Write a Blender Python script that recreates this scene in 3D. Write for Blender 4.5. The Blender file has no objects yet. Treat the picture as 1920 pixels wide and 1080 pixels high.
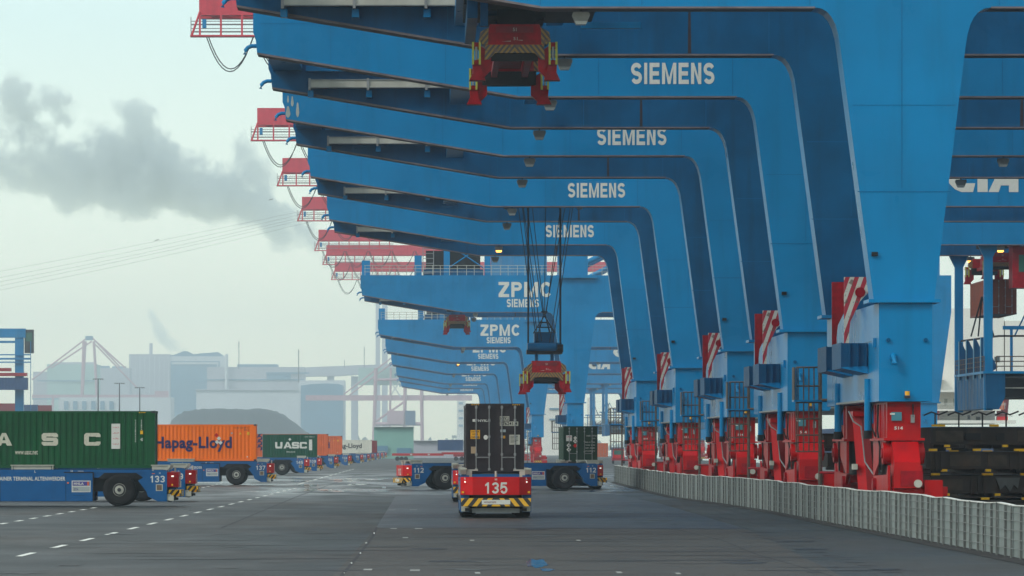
import bpy, math, random
from mathutils import Vector, Matrix
R = math.radians
sc = bpy.context.scene
C = sc.collection
rnd = random.Random(7)
F = 9000.0; VX = 803.0; VY = 840.0; CH = 2.95
# ---------------------------------------------------------------- camera
cd = bpy.data.cameras.new('camera'); cam = bpy.data.objects.new('camera', cd); C.objects.link(cam)
cam.location = (0, 0, CH); cam.rotation_euler = (R(90), 0, 0)
cd.sensor_width = 36; cd.lens = F/1920*36
cd.shift_x = (960-VX)/1920; cd.shift_y = (VY-540)/1920
cd.clip_start = 1; cd.clip_end = 14000
sc.camera = cam
# ---------------------------------------------------------------- world
w = bpy.data.worlds.new('World'); sc.world = w; w.use_nodes = True
nt = w.node_tree; nt.nodes.clear()
out = nt.nodes.new('ShaderNodeOutputWorld'); bg = nt.nodes.new('ShaderNodeBackground')
sky = nt.nodes.new('ShaderNodeTexSky'); sky.sky_type = 'NISHITA'; sky.sun_disc = False
SUN_EL, SUN_ROT = 24, -75
sky.sun_elevation = R(SUN_EL); sky.sun_rotation = R(SUN_ROT); sky.dust_density = 4; sky.air_density = 1.2
geo = nt.nodes.new('ShaderNodeTexCoord'); sep = nt.nodes.new('ShaderNodeSeparateXYZ')
nt.links.new(geo.outputs['Generated'], sep.inputs[0])
ramp = nt.nodes.new('ShaderNodeValToRGB'); e = ramp.color_ramp.elements
e[0].position = 0.0; e[0].color = (13.6, 13.1, 9.0, 1)
e[1].position = 1.0; e[1].color = (9.6, 10.9, 11.5, 1)
for p, c in ((0.02, (13.0, 12.9, 9.4, 1)), (0.045, (11.2, 12.2, 10.0, 1)), (0.09, (8.4, 10.8, 10.4, 1)), (0.25, (9.5, 11.2, 11.6, 1))):
    k = e.new(p); k.color = c
nt.links.new(sep.outputs['Z'], ramp.inputs[0])
nz = nt.nodes.new('ShaderNodeTexNoise'); nz.inputs['Scale'].default_value = 14; nz.inputs['Detail'].default_value = 5
mp = nt.nodes.new('ShaderNodeMapping'); mp.inputs['Scale'].default_value = (1, 1, 3)
nt.links.new(geo.outputs['Generated'], mp.inputs[0]); nt.links.new(mp.outputs[0], nz.inputs['Vector'])
mr = nt.nodes.new('ShaderNodeMapRange'); mr.inputs[1].default_value = .3; mr.inputs[2].default_value = .75
mr.inputs[3].default_value = 1.0; mr.inputs[4].default_value = .95
nt.links.new(nz.outputs['Fac'], mr.inputs[0])
mulc = nt.nodes.new('ShaderNodeVectorMath'); mulc.operation = 'SCALE'
nt.links.new(ramp.outputs[0], mulc.inputs[0]); nt.links.new(mr.outputs[0], mulc.inputs['Scale'])
mix = nt.nodes.new('ShaderNodeMixRGB'); mix.inputs[0].default_value = .9
nt.links.new(sky.outputs[0], mix.inputs[1]); nt.links.new(mulc.outputs[0], mix.inputs[2])
nt.links.new(mix.outputs[0], bg.inputs[0]); bg.inputs[1].default_value = 0.1
nt.links.new(bg.outputs[0], out.inputs[0])
# ---------------------------------------------------------------- sun (overcast)
sd = bpy.data.lights.new('sun', 'SUN'); so = bpy.data.objects.new('sun', sd); C.objects.link(so)
sd.energy = 1.4; sd.angle = R(14); sd.color = (1, .95, .88)
v = Vector((math.sin(R(SUN_ROT))*math.cos(R(SUN_EL)), math.cos(R(SUN_ROT))*math.cos(R(SUN_EL)), math.sin(R(SUN_EL))))
v = Vector((-.62, -.45, .62)).normalized()
sky.sun_elevation = math.asin(v.z); sky.sun_rotation = math.atan2(v.x, v.y)
so.rotation_euler = v.to_track_quat('Z', 'Y').to_euler(); so.location = (-60, -60, 80)
sc.view_settings.view_transform = 'Standard'; sc.view_settings.look = 'None'
sc.view_settings.exposure = 0.13; sc.view_settings.gamma = 1
cy = sc.cycles
try:
    cy.use_denoising = True; cy.max_bounces = 6; cy.volume_bounces = 4; cy.diffuse_bounces = 3; cy.glossy_bounces = 3
    cy.transparent_max_bounces = 12; cy.volume_step_rate = 1; cy.volume_max_steps = 96
except Exception: pass

# ---------------------------------------------------------------- materials
MATS = {}
def mat(name, col, rough=.5, metal=0., var=.12, scale=1.2, streak=0., dirt=(.03, .03, .03), bump=0., emit=None, spec=.22, edge=None):
    if name in MATS: return MATS[name]
    m = bpy.data.materials.new(name); m.use_nodes = True; n = m.node_tree; b = n.nodes['Principled BSDF']
    b.inputs['Roughness'].default_value = rough; b.inputs['Metallic'].default_value = metal
    b.inputs['Specular IOR Level'].default_value = spec
    g = n.nodes.new('ShaderNodeNewGeometry')
    t = n.nodes.new('ShaderNodeTexNoise'); t.inputs['Scale'].default_value = scale; t.inputs['Detail'].default_value = 6
    n.links.new(g.outputs['Position'], t.inputs['Vector'])
    r = n.nodes.new('ShaderNodeMapRange'); r.inputs[1].default_value = .3; r.inputs[2].default_value = .7
    r.inputs[3].default_value = 1-var; r.inputs[4].default_value = 1+var
    n.links.new(t.outputs['Fac'], r.inputs[0])
    s = n.nodes.new('ShaderNodeVectorMath'); s.operation = 'SCALE'; s.inputs[0].default_value = col[:3]
    n.links.new(r.outputs[0], s.inputs['Scale'])
    last = s.outputs[0]
    if streak > 0:
        mpp = n.nodes.new('ShaderNodeMapping'); mpp.inputs['Scale'].default_value = (1.1, 1.1, .10)
        n.links.new(g.outputs['Position'], mpp.inputs[0])
        t2 = n.nodes.new('ShaderNodeTexNoise'); t2.inputs['Scale'].default_value = 1.4; t2.inputs['Detail'].default_value = 5
        n.links.new(mpp.outputs[0], t2.inputs['Vector'])
        r2 = n.nodes.new('ShaderNodeMapRange'); r2.inputs[1].default_value = .52; r2.inputs[2].default_value = .78
        r2.inputs[3].default_value = 0; r2.inputs[4].default_value = streak
        n.links.new(t2.outputs['Fac'], r2.inputs[0])
        mx = n.nodes.new('ShaderNodeMixRGB'); mx.inputs[2].default_value = (*dirt, 1)
        n.links.new(r2.outputs[0], mx.inputs[0]); n.links.new(last, mx.inputs[1]); last = mx.outputs[0]
    n.links.new(last, b.inputs['Base Color'])
    r3 = n.nodes.new('ShaderNodeMapRange'); r3.inputs[3].default_value = max(0, rough-.12); r3.inputs[4].default_value = min(1, rough+.12)
    n.links.new(t.outputs['Fac'], r3.inputs[0]); n.links.new(r3.outputs[0], b.inputs['Roughness'])
    if bump:
        bp = n.nodes.new('ShaderNodeBump'); bp.inputs['Strength'].default_value = bump; bp.inputs['Distance'].default_value = .05
        n.links.new(t.outputs['Fac'], bp.inputs['Height']); n.links.new(bp.outputs[0], b.inputs['Normal'])
    if emit:
        b.inputs['Emission Color'].default_value = (*emit[:3], 1); b.inputs['Emission Strength'].default_value = emit[3]
    MATS[name] = m
    return m
M = dict(
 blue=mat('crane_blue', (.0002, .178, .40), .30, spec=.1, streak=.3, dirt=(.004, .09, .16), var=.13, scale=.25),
 blue_in=mat('crane_blue_shaded', (.0003, .080, .195), .38, spec=.08, streak=.4, dirt=(.012, .025, .04), var=.2, scale=.5),  # darker copy of crane blue: shade painted into inner parts, plus dirt streaks
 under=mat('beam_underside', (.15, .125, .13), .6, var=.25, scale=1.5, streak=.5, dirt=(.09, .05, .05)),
 agvblue=mat('vehicle_blue', (.0006, .085, .25), .35, spec=.2, streak=.3, dirt=(.03, .04, .06), var=.08, scale=2),
 red=mat('crane_red', (.40, .001, .003), .34, spec=.15, streak=.35, dirt=(.14, .01, .02), var=.14, scale=1.2),
 boomred=mat('boom_red', (.55, .045, .07), .5, spec=.2, streak=.2, var=.08),
 sred=mat('spreader_red', (.28, .0008, .008), .45, spec=.15, streak=.4, dirt=(.06, .01, .01), var=.3, scale=4),
 agvred=mat('vehicle_red', (.50, .0008, .003), .4, spec=.2, var=.05, scale=3, streak=.1),
 cream=mat('cream_paint', (.42, .42, .36), .5, streak=.35, dirt=(.22, .18, .13), var=.1, scale=2),
 white=mat('white_paint', (.62, .62, .57), .5, var=.06, scale=3, streak=.15, dirt=(.4, .38, .34)),
 black=mat('black_steel', (.007, .007, .009), .55, var=.3, scale=3),
 rubber=mat('rubber', (.008, .008, .009), .75, var=.3, scale=6, bump=.3),
 dgrey=mat('dark_grey', (.035, .035, .04), .6, var=.25, scale=3),
 grey=mat('grey_steel', (.25, .26, .26), .5, metal=.2, var=.15, scale=3, streak=.3, dirt=(.1, .07, .05)),
 yellow=mat('safety_yellow', (.75, .40, .01), .5, var=.12, scale=6),
 lime=mat('marker_yellow', (.42, .42, .06), .5, var=.15, scale=8),
 brownsteel=mat('rusty_ladder', (.10, .075, .06), .6, var=.35, scale=6),
 rope=mat('rope', (.012, .015, .02), .6),
 ggreen=mat('container_green', (.001, .066, .020), .5, spec=.2, streak=.4, dirt=(.02, .05, .02), var=.15, scale=.9),
 tgreen=mat('container_teal_green', (.001, .062, .032), .5, spec=.2, streak=.3, var=.1, scale=.9),
 dgreen=mat('container_dark_green', (.003, .032, .012), .5, streak=.4, var=.15),
 orange=mat('container_orange', (.85, .155, .001), .5, spec=.2, streak=.25, dirt=(.3, .09, .01), var=.06, scale=.8),
 orange2=mat('container_faded_orange', (.62, .12, .03), .55, streak=.35, dirt=(.3, .08, .02), var=.1),
 maroon=mat('container_maroon', (.20, .012, .02), .55, streak=.4, var=.15),
 brown=mat('container_brown', (.21, .045, .02), .55, streak=.6, dirt=(.07, .02, .01), var=.2),
 nyk=mat('container_charcoal', (.022, .016, .020), .5, streak=.3, dirt=(.06, .05, .05), var=.2, scale=1.5),
 cwhite=mat('container_white', (.66, .65, .56), .5, streak=.35, dirt=(.35, .3, .25), var=.06),
 cblue=mat('container_blue', (.02, .06, .16), .5, streak=.3, var=.12),
 navy=mat('navy_letters', (.012, .014, .09), .5, var=.05),
 lettering=mat('white_letters', (.60, .60, .55), .5, var=.05, scale=8, streak=.15, dirt=(.45, .45, .42)),
 purple=mat('plate_purple', (.06, .05, .22), .4),
 palegrey=mat('plate_grey', (.32, .36, .36), .4),
 glass=mat('cab_glass', (.03, .12, .09), .08),
 seamblue=mat('weld_seam_blue', (.0004, .12, .28), .4, spec=.1),
 bin=mat('bin_blue', (.0004, .060, .15), .5, spec=.1, var=.15),
 sill_light=mat('pale_blue_edge', (.15, .33, .45), .4),
 hatch=mat('hatch_brown', (.026, .018, .016), .6, streak=.7, dirt=(.085, .05, .03), var=.4, scale=1.5),
 gondola=mat('fence_panel', (.21, .245, .235), .38, streak=.7, dirt=(.13, .11, .08), var=.14, scale=1.5),
 fpost=mat('fence_post', (.13, .14, .135), .5, metal=.2, var=.3, scale=2.5),
 wire=mat('fence_wire', (.20, .21, .20), .5),
 shipwhite=mat('ship_white', (.76, .73, .66), .5, streak=.25, dirt=(.5, .45, .38), var=.03, scale=.3),
 shipglass=mat('ship_window', (.03, .05, .06), .15),
 bldg=mat('cladding_grey', (.42, .42, .46), .8, var=.05, scale=.05),  # far claddings lightened, part of the distance haze painted into their colour
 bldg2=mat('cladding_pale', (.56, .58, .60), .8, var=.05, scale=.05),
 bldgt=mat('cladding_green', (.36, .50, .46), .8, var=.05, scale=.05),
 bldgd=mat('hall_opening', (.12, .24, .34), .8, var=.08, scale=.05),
 teal=mat('warehouse_teal', (.22, .42, .36), .7, var=.06, scale=.2, streak=.15, dirt=(.15, .3, .27)),
 coal=mat('coal', (.03, .036, .042), .9, var=.3, scale=.15, bump=.5),
 oldred=mat('old_crane_red', (.46, .27, .31), .6, var=.1, scale=.3),  # red paled and greyed to put distance haze into the colour
 treeg=mat('far_foliage', (.05, .07, .03), .9, var=.4, scale=.3),
 lampoff=mat('lamp_glass', (.45, .47, .45), .25),
 lampon=mat('lamp_lit', (1, .5, .1), .4, emit=(1, .40, .06, 5)),
 tail=mat('tail_light', (1, .3, .05), .4, emit=(1, .25, .02, 3)),
 head=mat('head_light', (1, 1, .9), .4, emit=(1, .97, .85, .8)),
 skin=mat('skin', (.5, .3, .22), .6), cloth=mat('red_jacket', (.55, .03, .05), .8),
 rust=mat('rust_stain', (.032, .022, .026), .8, var=.4, scale=3),
 ywl=mat('orange_sign', (.75, .36, .02), .5, var=.1),
)
# red and white hazard stripes with rust (plates on the crane brackets)
def stripes(name, c1, c2, period, ang, wear=0.):
    m = bpy.data.materials.new(name); m.use_nodes = True; n = m.node_tree; b = n.nodes['Principled BSDF']; b.inputs['Roughness'].default_value = .5
    g = n.nodes.new('ShaderNodeTexCoord'); s = n.nodes.new('ShaderNodeSeparateXYZ'); n.links.new(g.outputs['Object'], s.inputs[0])
    def mth(op, a, bb):
        q = n.nodes.new('ShaderNodeMath'); q.operation = op
        for i, vv in enumerate((a, bb)):
            if isinstance(vv, (int, float)): q.inputs[i].default_value = vv
            elif vv is not None: n.links.new(vv, q.inputs[i])
        return q.outputs[0]
    x = mth('ABSOLUTE', s.outputs[0], 0) if ang == 'sym' else s.outputs[0]
    a = .8 if ang == 'sym' else ang
    u = mth('ADD', x, mth('MULTIPLY', s.outputs[2], a))
    f = mth('FRACT', mth('DIVIDE', u, period), 0); k = mth('GREATER_THAN', f, .5)
    mx = n.nodes.new('ShaderNodeMixRGB'); mx.inputs[1].default_value = (*c1, 1); mx.inputs[2].default_value = (*c2, 1); n.links.new(k, mx.inputs[0])
    last = mx.outputs[0]
    if wear:
        t = n.nodes.new('ShaderNodeTexNoise'); t.inputs['Scale'].default_value = 5; t.inputs['Detail'].default_value = 8
        n.links.new(g.outputs['Object'], t.inputs['Vector'])
        r2 = n.nodes.new('ShaderNodeMapRange'); r2.inputs[1].default_value = .56; r2.inputs[2].default_value = .64; r2.inputs[4].default_value = wear
        n.links.new(t.outputs['Fac'], r2.inputs[0])
        m2 = n.nodes.new('ShaderNodeMixRGB'); m2.inputs[2].default_value = (.13, .07, .045, 1)
        n.links.new(r2.outputs[0], m2.inputs[0]); n.links.new(last, m2.inputs[1]); last = m2.outputs[0]
    n.links.new(last, b.inputs['Base Color']); return m
M['rw'] = stripes('red_white_stripes', (.60, .57, .48), (.42, .01, .03), .36, -.35, .8)
M['yb'] = stripes('yellow_black_stripes', (.78, .42, .01), (.02, .02, .02), .30, -.8, .1)
M['yb2'] = stripes('yellow_black_worn', (.30, .16, .02), (.05, .04, .045), .20, 'sym', .9)
M['ybs'] = stripes('yellow_black_chevron', (.78, .42, .01), (.02, .02, .02), .40, 'sym', .1)

# ---------------------------------------------------------------- text
_tx = {}
def text_geo(s, bold, shear=0.):
    k = (s, bold, shear)
    if k in _tx: return _tx[k]
    cu = bpy.data.curves.new('t', 'FONT'); cu.body = s; cu.size = 1; cu.offset = bold; cu.resolution_u = 3; cu.shear = shear
    cu.space_character = 1.0 + bold*2
    o = bpy.data.objects.new('t', cu); C.objects.link(o)
    dg = bpy.context.evaluated_depsgraph_get(); me = bpy.data.meshes.new_from_object(o.evaluated_get(dg))
    vs = [(q.co.x, q.co.y) for q in me.vertices]; fs = [tuple(p.vertices) for p in me.polygons]
    bpy.data.objects.remove(o); bpy.data.curves.remove(cu); bpy.data.meshes.remove(me)
    x0 = min(a for a, b in vs); x1 = max(a for a, b in vs); y0 = min(b for a, b in vs); y1 = max(b for a, b in vs)
    vs = [((a-x0)/(x1-x0), (b-y0)/(y1-y0)) for a, b in vs]
    _tx[k] = (vs, fs); return _tx[k]
# ---------------------------------------------------------------- bold sign-writer's letters drawn as strips
def _strip(pts, t, tv=None):
    """thick line through pts with mitred joints -> verts, quads; t horizontal thickness"""
    V = [Vector(p) for p in pts]; out_ = []; n_ = len(V)
    for i, p in enumerate(V):
        a = (p-V[i-1]).normalized() if i else None; b = (V[i+1]-p).normalized() if i < n_-1 else None
        a = a or b; b = b or a
        na = Vector((-a.y, a.x)); nb = Vector((-b.y, b.x)); m_ = (na+nb)
        m_ = m_.normalized() if m_.length > 1e-6 else na
        k = 1/max(.35, m_.dot(na)); out_ += [p+m_*t/2*k, p-m_*t/2*k]
    return [tuple(q) for q in out_], [(2*i, 2*i+1, 2*i+3, 2*i+2) for i in range(n_-1)]
def _arc(cx, cy_, rx, ry, a0, a1, n=10): return [(cx+rx*math.cos(R(a0+(a1-a0)*k/n)), cy_+ry*math.sin(R(a0+(a1-a0)*k/n))) for k in range(n+1)]
def _glyph(c, w, t):
    """strokes inside a box w x 1"""
    h = t/2; P_ = lambda *p: ('p', list(p)); S_ = lambda p: ('s', p); r = w/2-h; q = .25+.0
    ry = (1-t)/4
    if c == 'I': return [P_((w/2-h, 0), (w/2+h, 0), (w/2+h, 1), (w/2-h, 1))]
    if c == 'E': return [P_((0,0),(w,0),(w,t),(t,t),(t,.5-h),(w*.92,.5-h),(w*.92,.5+h),(t,.5+h),(t,1-t),(w*.97,1-t),(w*.97,1),(0,1))]
    if c == 'M': return [P_((0,0),(t,0),(t,1),(0,1)), P_((w-t,0),(w,0),(w,1),(w-t,1)), P_((t,1),(t,.72),(w/2-h*.8,0),(w/2+h*.8,0),(w-t,.72),(w-t,1),(w/2,.30))]
    if c == 'N': return [P_((0,0),(t,0),(t,1),(0,1)), P_((w-t,0),(w,0),(w,1),(w-t,1)), P_((t,1),(t,.66),(w-t,0),(w-t,.34))]
    if c == 'Z': return [P_((0,0),(w,0),(w,t),(t*1.5,t),(w,1-t),(w,1),(0,1),(0,1-t),(w-t*1.5,1-t),(0,t))]
    if c == 'P': return [P_((0,0),(t,0),(t,1),(0,1)), S_([(t,1-h),(w*.6,1-h)]+_arc(w*.6,.71,w*.4-h,.29-h,90,-90)[1:]+[(t,.42+h)])]
    if c == 'C': return [S_(_arc(w/2,.5,r,.5-h,38,322,20))]
    if c == 'S': return [S_(_arc(w/2,1-h-ry,r,ry,20,180,10)+_arc(w/2,1-h-ry,r,ry,180,262,5)[1:]+[(w/2+r*.2,.5-.02)]+_arc(w/2,h+ry,r,ry,75,0,5)+_arc(w/2,h+ry,r,ry,0,-160,10)[1:])]
    if c == '1': return [P_((w*.45,0),(w*.45+t,0),(w*.45+t,1),(w*.45+t*.3,1),(w*.1,.80),(w*.1,.64),(w*.45,.74))]
    if c == '3': return [S_(_arc(w/2,1-h-ry,r,ry,165,-70,12)+[(w*.42,.5)]), S_([(w*.42,.5)]+_arc(w/2,h+ry,r,ry,75,-165,12))]
    if c == '5': return [S_([(w*.93,1-h),(w*.2,1-h),(w*.13,.50)]+_arc(w/2,h+.26,r,.27,125,-160,14))]
    if c == '7': return [P_((w*.2,0),(w*.2+t,0),(w,1-t),(w,1),(0,1),(0,1-t),(w-t,1-t))]
    if c == '0': return [S_(_arc(w/2,.5,r,.5-h,0,180,14)), S_(_arc(w/2,.5,r,.5-h,180,360,14))]
    if c == '9': return [S_(_arc(w/2,1-h-.24,r,.24,0,360,18)), S_([(w-h,1-h-.24),(w-h,.4)]+_arc(w/2,.35,r,.35-h,0,-150,10)[1:])]
    if c == '6': return [S_(_arc(w/2,h+.24,r,.24,0,360,18)), S_([(h,h+.24),(h,.6)]+_arc(w/2,.65,r,.35-h,180,30,10)[1:])]
    if c == '2': return [S_(_arc(w/2,1-h-.22,r,.22,170,-30,10)+[(w*.1+h,h+.03)]), P_((0,0),(w,0),(w,t),(0,t))]
    if c == '4': return [P_((w*.6,0),(w*.6+t,0),(w*.6+t,1),(w*.6,1)), P_((0,.22),(w,.22),(w,.22+t),(0,.22+t)), S_([(h,.3),(w*.62,.95)])]
    if c == '8': return [S_(_arc(w/2,1-h-ry,r*.92,ry,0,360,18)), S_(_arc(w/2,h+ry,r,ry,0,360,18))]
    return []
def signs(b, st, org, u, v, w, h, m, t=.19, nrm=(0, -1, 0)):
    """bold word fitted into w x h, centred on org; t stroke relative to height, h letter height"""
    W_ = {'I': t*1.0, 'M': .95, '1': .55, 'C': .80, 'Z': .72, 'P': .72, 'S': .72}; gap = .15
    ws = [W_.get(c, .68) for c in st]; tot = sum(ws)+gap*(len(st)-1); k = w/tot; x = 0; nrm = Vector(nrm)
    org = Vector(org); u = Vector(u); v = Vector(v)
    for c, cw in zip(st, ws):
        for j, (kind, d) in enumerate(_glyph(c, cw, t)):
            if kind == 's': vs, fs = _strip(d, t)
            else: vs, fs = d, [tuple(range(len(d)))]
            b.raw([org+u*((x+p[0])*k-w/2)+v*(p[1]-.5)*h+nrm*(.002*j) for p in vs], fs, m)
        x += cw+gap
# ---------------------------------------------------------------- mesh builder
class MB:
    def __init__(s, org=(0, 0, 0)):
        s.v = []; s.f = []; s.m = []; s.mats = []; s.o = org; s.sm = []
    def mi(s, m):
        if isinstance(m, str): m = M[m]
        if m not in s.mats: s.mats.append(m)
        return s.mats.index(m)
    def raw(s, vs, fs, m, smooth=False):
        n = len(s.v); i = s.mi(m)
        s.v += [tuple(p) for p in vs]
        for f in fs: s.f.append(tuple(n+k for k in f)); s.m.append(i); s.sm.append(smooth)
        return s
    def box(s, x0, x1, y0, y1, z0, z1, m):
        if x0 > x1: x0, x1 = x1, x0
        if y0 > y1: y0, y1 = y1, y0
        if z0 > z1: z0, z1 = z1, z0
        return s.raw([(x0,y0,z0),(x1,y0,z0),(x1,y1,z0),(x0,y1,z0),(x0,y0,z1),(x1,y0,z1),(x1,y1,z1),(x0,y1,z1)],
            [(0,3,2,1),(4,5,6,7),(0,1,5,4),(1,2,6,5),(2,3,7,6),(3,0,4,7)], m)
    def prism(s, poly, axis, a0, a1, m, msides=None):
        n = len(poly)
        if axis == 'y': mk = lambda p, a: (p[0], a, p[1])
        elif axis == 'x': mk = lambda p, a: (a, p[0], p[1])
        else: mk = lambda p, a: (p[0], p[1], a)
        vs = [mk(p, a0) for p in poly]+[mk(p, a1) for p in poly]
        s.raw(vs, [tuple(range(n)), tuple(range(2*n-1, n-1, -1))], m)
        for i in range(n):
            j = (i+1) % n
            mm = msides(i, poly[i], poly[j]) if msides else m
            s.raw([vs[i], vs[j], vs[n+j], vs[n+i]], [(0, 1, 2, 3)], mm)
        return s
    def tube(s, pts, r, m, n=6, caps=True, smooth=True):
        pts = [Vector(p) for p in pts]; rings = []
        for i, p in enumerate(pts):
            d = (pts[min(i+1, len(pts)-1)]-pts[max(i-1, 0)]).normalized()
            a = d.cross(Vector((0, 0, 1)) if abs(d.z) < .9 else Vector((1, 0, 0))).normalized(); b = d.cross(a)
            rr = r[i] if isinstance(r, (list, tuple)) else r
            rings.append([p+(a*math.cos(2*math.pi*k/n)+b*math.sin(2*math.pi*k/n))*rr for k in range(n)])
        vs = [q for g in rings for q in g]; fs = []
        for i in range(len(pts)-1):
            for k in range(n):
                k2 = (k+1) % n
                fs.append((i*n+k, i*n+k2, (i+1)*n+k2, (i+1)*n+k))
        s.raw(vs, fs, m, smooth)
        if caps: s.raw(rings[0], [tuple(range(n))], m); s.raw(rings[-1], [tuple(range(n-1, -1, -1))], m)
        return s
    def bar(s, p0, p1, w, m): return s.tube([p0, p1], w*.7071, m, 4, True, False)
    def cyl(s, c, axis, r, h, m, n=24):
        c = Vector(c); d = {'x': Vector((1,0,0)), 'y': Vector((0,1,0)), 'z': Vector((0,0,1))}[axis]
        return s.tube([c-d*h/2, c+d*h/2], r, m, n)
    def text(s, st, org, u, v, w, h, m, bold=.02, shear=0., center=True):
        vs, fs = text_geo(st, bold, shear); org = Vector(org); u = Vector(u); v = Vector(v)
        c = .5 if center else 0
        return s.raw([org+u*((a-c)*w)+v*((b-c)*h) for a, b in vs], fs, m)
    def build(s, name, parent=None, **kw):
        me = bpy.data.meshes.new(name)
        o3 = s.o
        me.from_pydata([(a-o3[0], b-o3[1], c-o3[2]) for a, b, c in s.v], [], s.f)
        for m in s.mats: me.materials.append(m)
        me.polygons.foreach_set('material_index', s.m); me.polygons.foreach_set('use_smooth', s.sm); me.update()
        o = bpy.data.objects.new(name, me); C.objects.link(o)
        if parent: o.parent = parent
        else: o.location = o3
        for k, x in kw.items(): o[k] = x
        return o
def empty(name, loc, label, cat, group=None, rz=0):
    o = bpy.data.objects.new(name, None); C.objects.link(o); o.location = loc; o.rotation_euler = (0, 0, rz)
    o['label'] = label; o['category'] = cat
    if group: o['group'] = group
    return o
def copy_tree(o, parent=None, skip=()):
    c = o.copy(); C.objects.link(c); c.parent = parent
    for ch in list(o.children):
        if ch.name.split('.')[0] in skip: continue
        copy_tree(ch, c)
    return c
def P(x, y, Y): return ((x-VX)*Y/F, Y, CH+(VY-y)*Y/F)

# ================================================================ GROUND
def ground_material():
    m = bpy.data.materials.new('apron_asphalt'); m.use_nodes = True; n = m.node_tree; b = n.nodes['Principled BSDF']
    g = n.nodes.new('ShaderNodeNewGeometry')
    def noise(scale, sx, sy, det=6):
        mpp = n.nodes.new('ShaderNodeMapping'); mpp.inputs['Scale'].default_value = (sx, sy, 1); n.links.new(g.outputs['Position'], mpp.inputs[0])
        t = n.nodes.new('ShaderNodeTexNoise'); t.inputs['Scale'].default_value = scale; t.inputs['Detail'].default_value = det
        n.links.new(mpp.outputs[0], t.inputs['Vector']); return t.outputs['Fac']
    def rng(src, a, bb, c, d):
        r = n.nodes.new('ShaderNodeMapRange'); r.inputs[1].default_value = a; r.inputs[2].default_value = bb; r.inputs[3].default_value = c; r.inputs[4].default_value = d
        n.links.new(src, r.inputs[0]); return r.outputs[0]
    big = noise(.05, 1.6, .5); mid = noise(.35, 1, .35); tr = noise(.8, .22, .30); fine = noise(9, 1, .5, 3)
    def mul(a, c):
        q = n.nodes.new('ShaderNodeMath'); q.operation = 'MULTIPLY'; n.links.new(a, q.inputs[0]); n.links.new(c, q.inputs[1]); return q.outputs[0]
    f = mul(mul(rng(big, .3, .7, .75, 1.2), rng(mid, .3, .7, .82, 1.15)), mul(rng(tr, .35, .65, .86, 1.1), rng(fine, .3, .7, .85, 1.15)))
    f = mul(f, rng(noise(1.0, .06, .55, 5), .35, .65, .80, 1.18))
    s = n.nodes.new('ShaderNodeVectorMath'); s.operation = 'SCALE'; s.inputs[0].default_value = (.029, .034, .033); n.links.new(f, s.inputs['Scale'])
    # rust-brown patches
    mx = n.nodes.new('ShaderNodeMixRGB'); mx.inputs[2].default_value = (.038, .032, .025, 1)
    n.links.new(rng(noise(.09, 1, .4), .45, .62, 0, .7), mx.inputs[0]); n.links.new(s.outputs[0], mx.inputs[1])
    n.links.new(mx.outputs[0], b.inputs['Base Color']); b.inputs['Specular IOR Level'].default_value = .2
    # damp zone where vehicles turn: smoother
    sp = n.nodes.new('ShaderNodeSeparateXYZ'); n.links.new(g.outputs['Position'], sp.inputs[0])
    wy = rng(sp.outputs[1], 250, 320, 0, 1); wy2 = rng(sp.outputs[1], 700, 480, 0, 1)
    wet = mul(mul(wy, wy2), rng(noise(.16, 1, .25), .42, .56, .15, 1))
    ro = n.nodes.new('ShaderNodeMapRange'); ro.inputs[3].default_value = 1; ro.inputs[4].default_value = 0.45; n.links.new(wet, ro.inputs[0])
    base = rng(mid, .3, .7, .50, .66)
    n.links.new(mul(base, ro.outputs[0]), b.inputs['Roughness'])
    bp = n.nodes.new('ShaderNodeBump'); bp.inputs['Strength'].default_value = .25; bp.inputs['Distance'].default_value = .02
    n.links.new(fine, bp.inputs['Height']); n.links.new(bp.outputs[0], b.inputs['Normal'])
    return m
M['ground'] = ground_material()
g = MB(); g.box(-1200, 66, -80, 6500, -4, 0, 'ground'); g.build('ground', kind='structure')
t = MB(); t.box(-1450, 1450, -90, 6800, -4.9, -4.004, mat('earth', (.09, .09, .08), .9)); t.build('terrain', kind='structure')
wm = mat('harbour_water', (.05, .08, .08), .08, var=.1, scale=.3, bump=.4)
t = MB(); t.raw([(66.2, -80, -3), (1400, -80, -3), (1400, 6500, -3), (66.2, 6500, -3)], [(0, 1, 2, 3)], wm); t.build('water', kind='structure')
# painted dashes and seams
mk = MB(); PW = mat('road_paint', (.62, .62, .56), .6, var=.25, scale=3)
def dash(x0, x1, Y0, Y1, z=.008): mk.raw([(x0, Y0, z), (x1, Y0, z), (x1, Y1, z), (x0, Y1, z)], [(0, 1, 2, 3)], PW)
def gp(x, y):
    Y = CH*F/(y-VY); return ((x-VX)*Y/F, Y)
def line_dashes(xa, ya, xb, yb, n, w, fill=.42):
    a = Vector(gp(xa, ya)); b = Vector(gp(xb, yb)); d = (b-a); L = d.length; d.normalize(); p = Vector((-d.y, d.x))*w/2
    for i in range(n):
        s0 = a+d*(L*i/n); s1 = s0+d*(L*fill/n)
        mk.raw([(*(s0-p), .008), (*(s1-p), .008), (*(s1+p), .008), (*(s0+p), .008)], [(0, 1, 2, 3)], PW)
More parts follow.
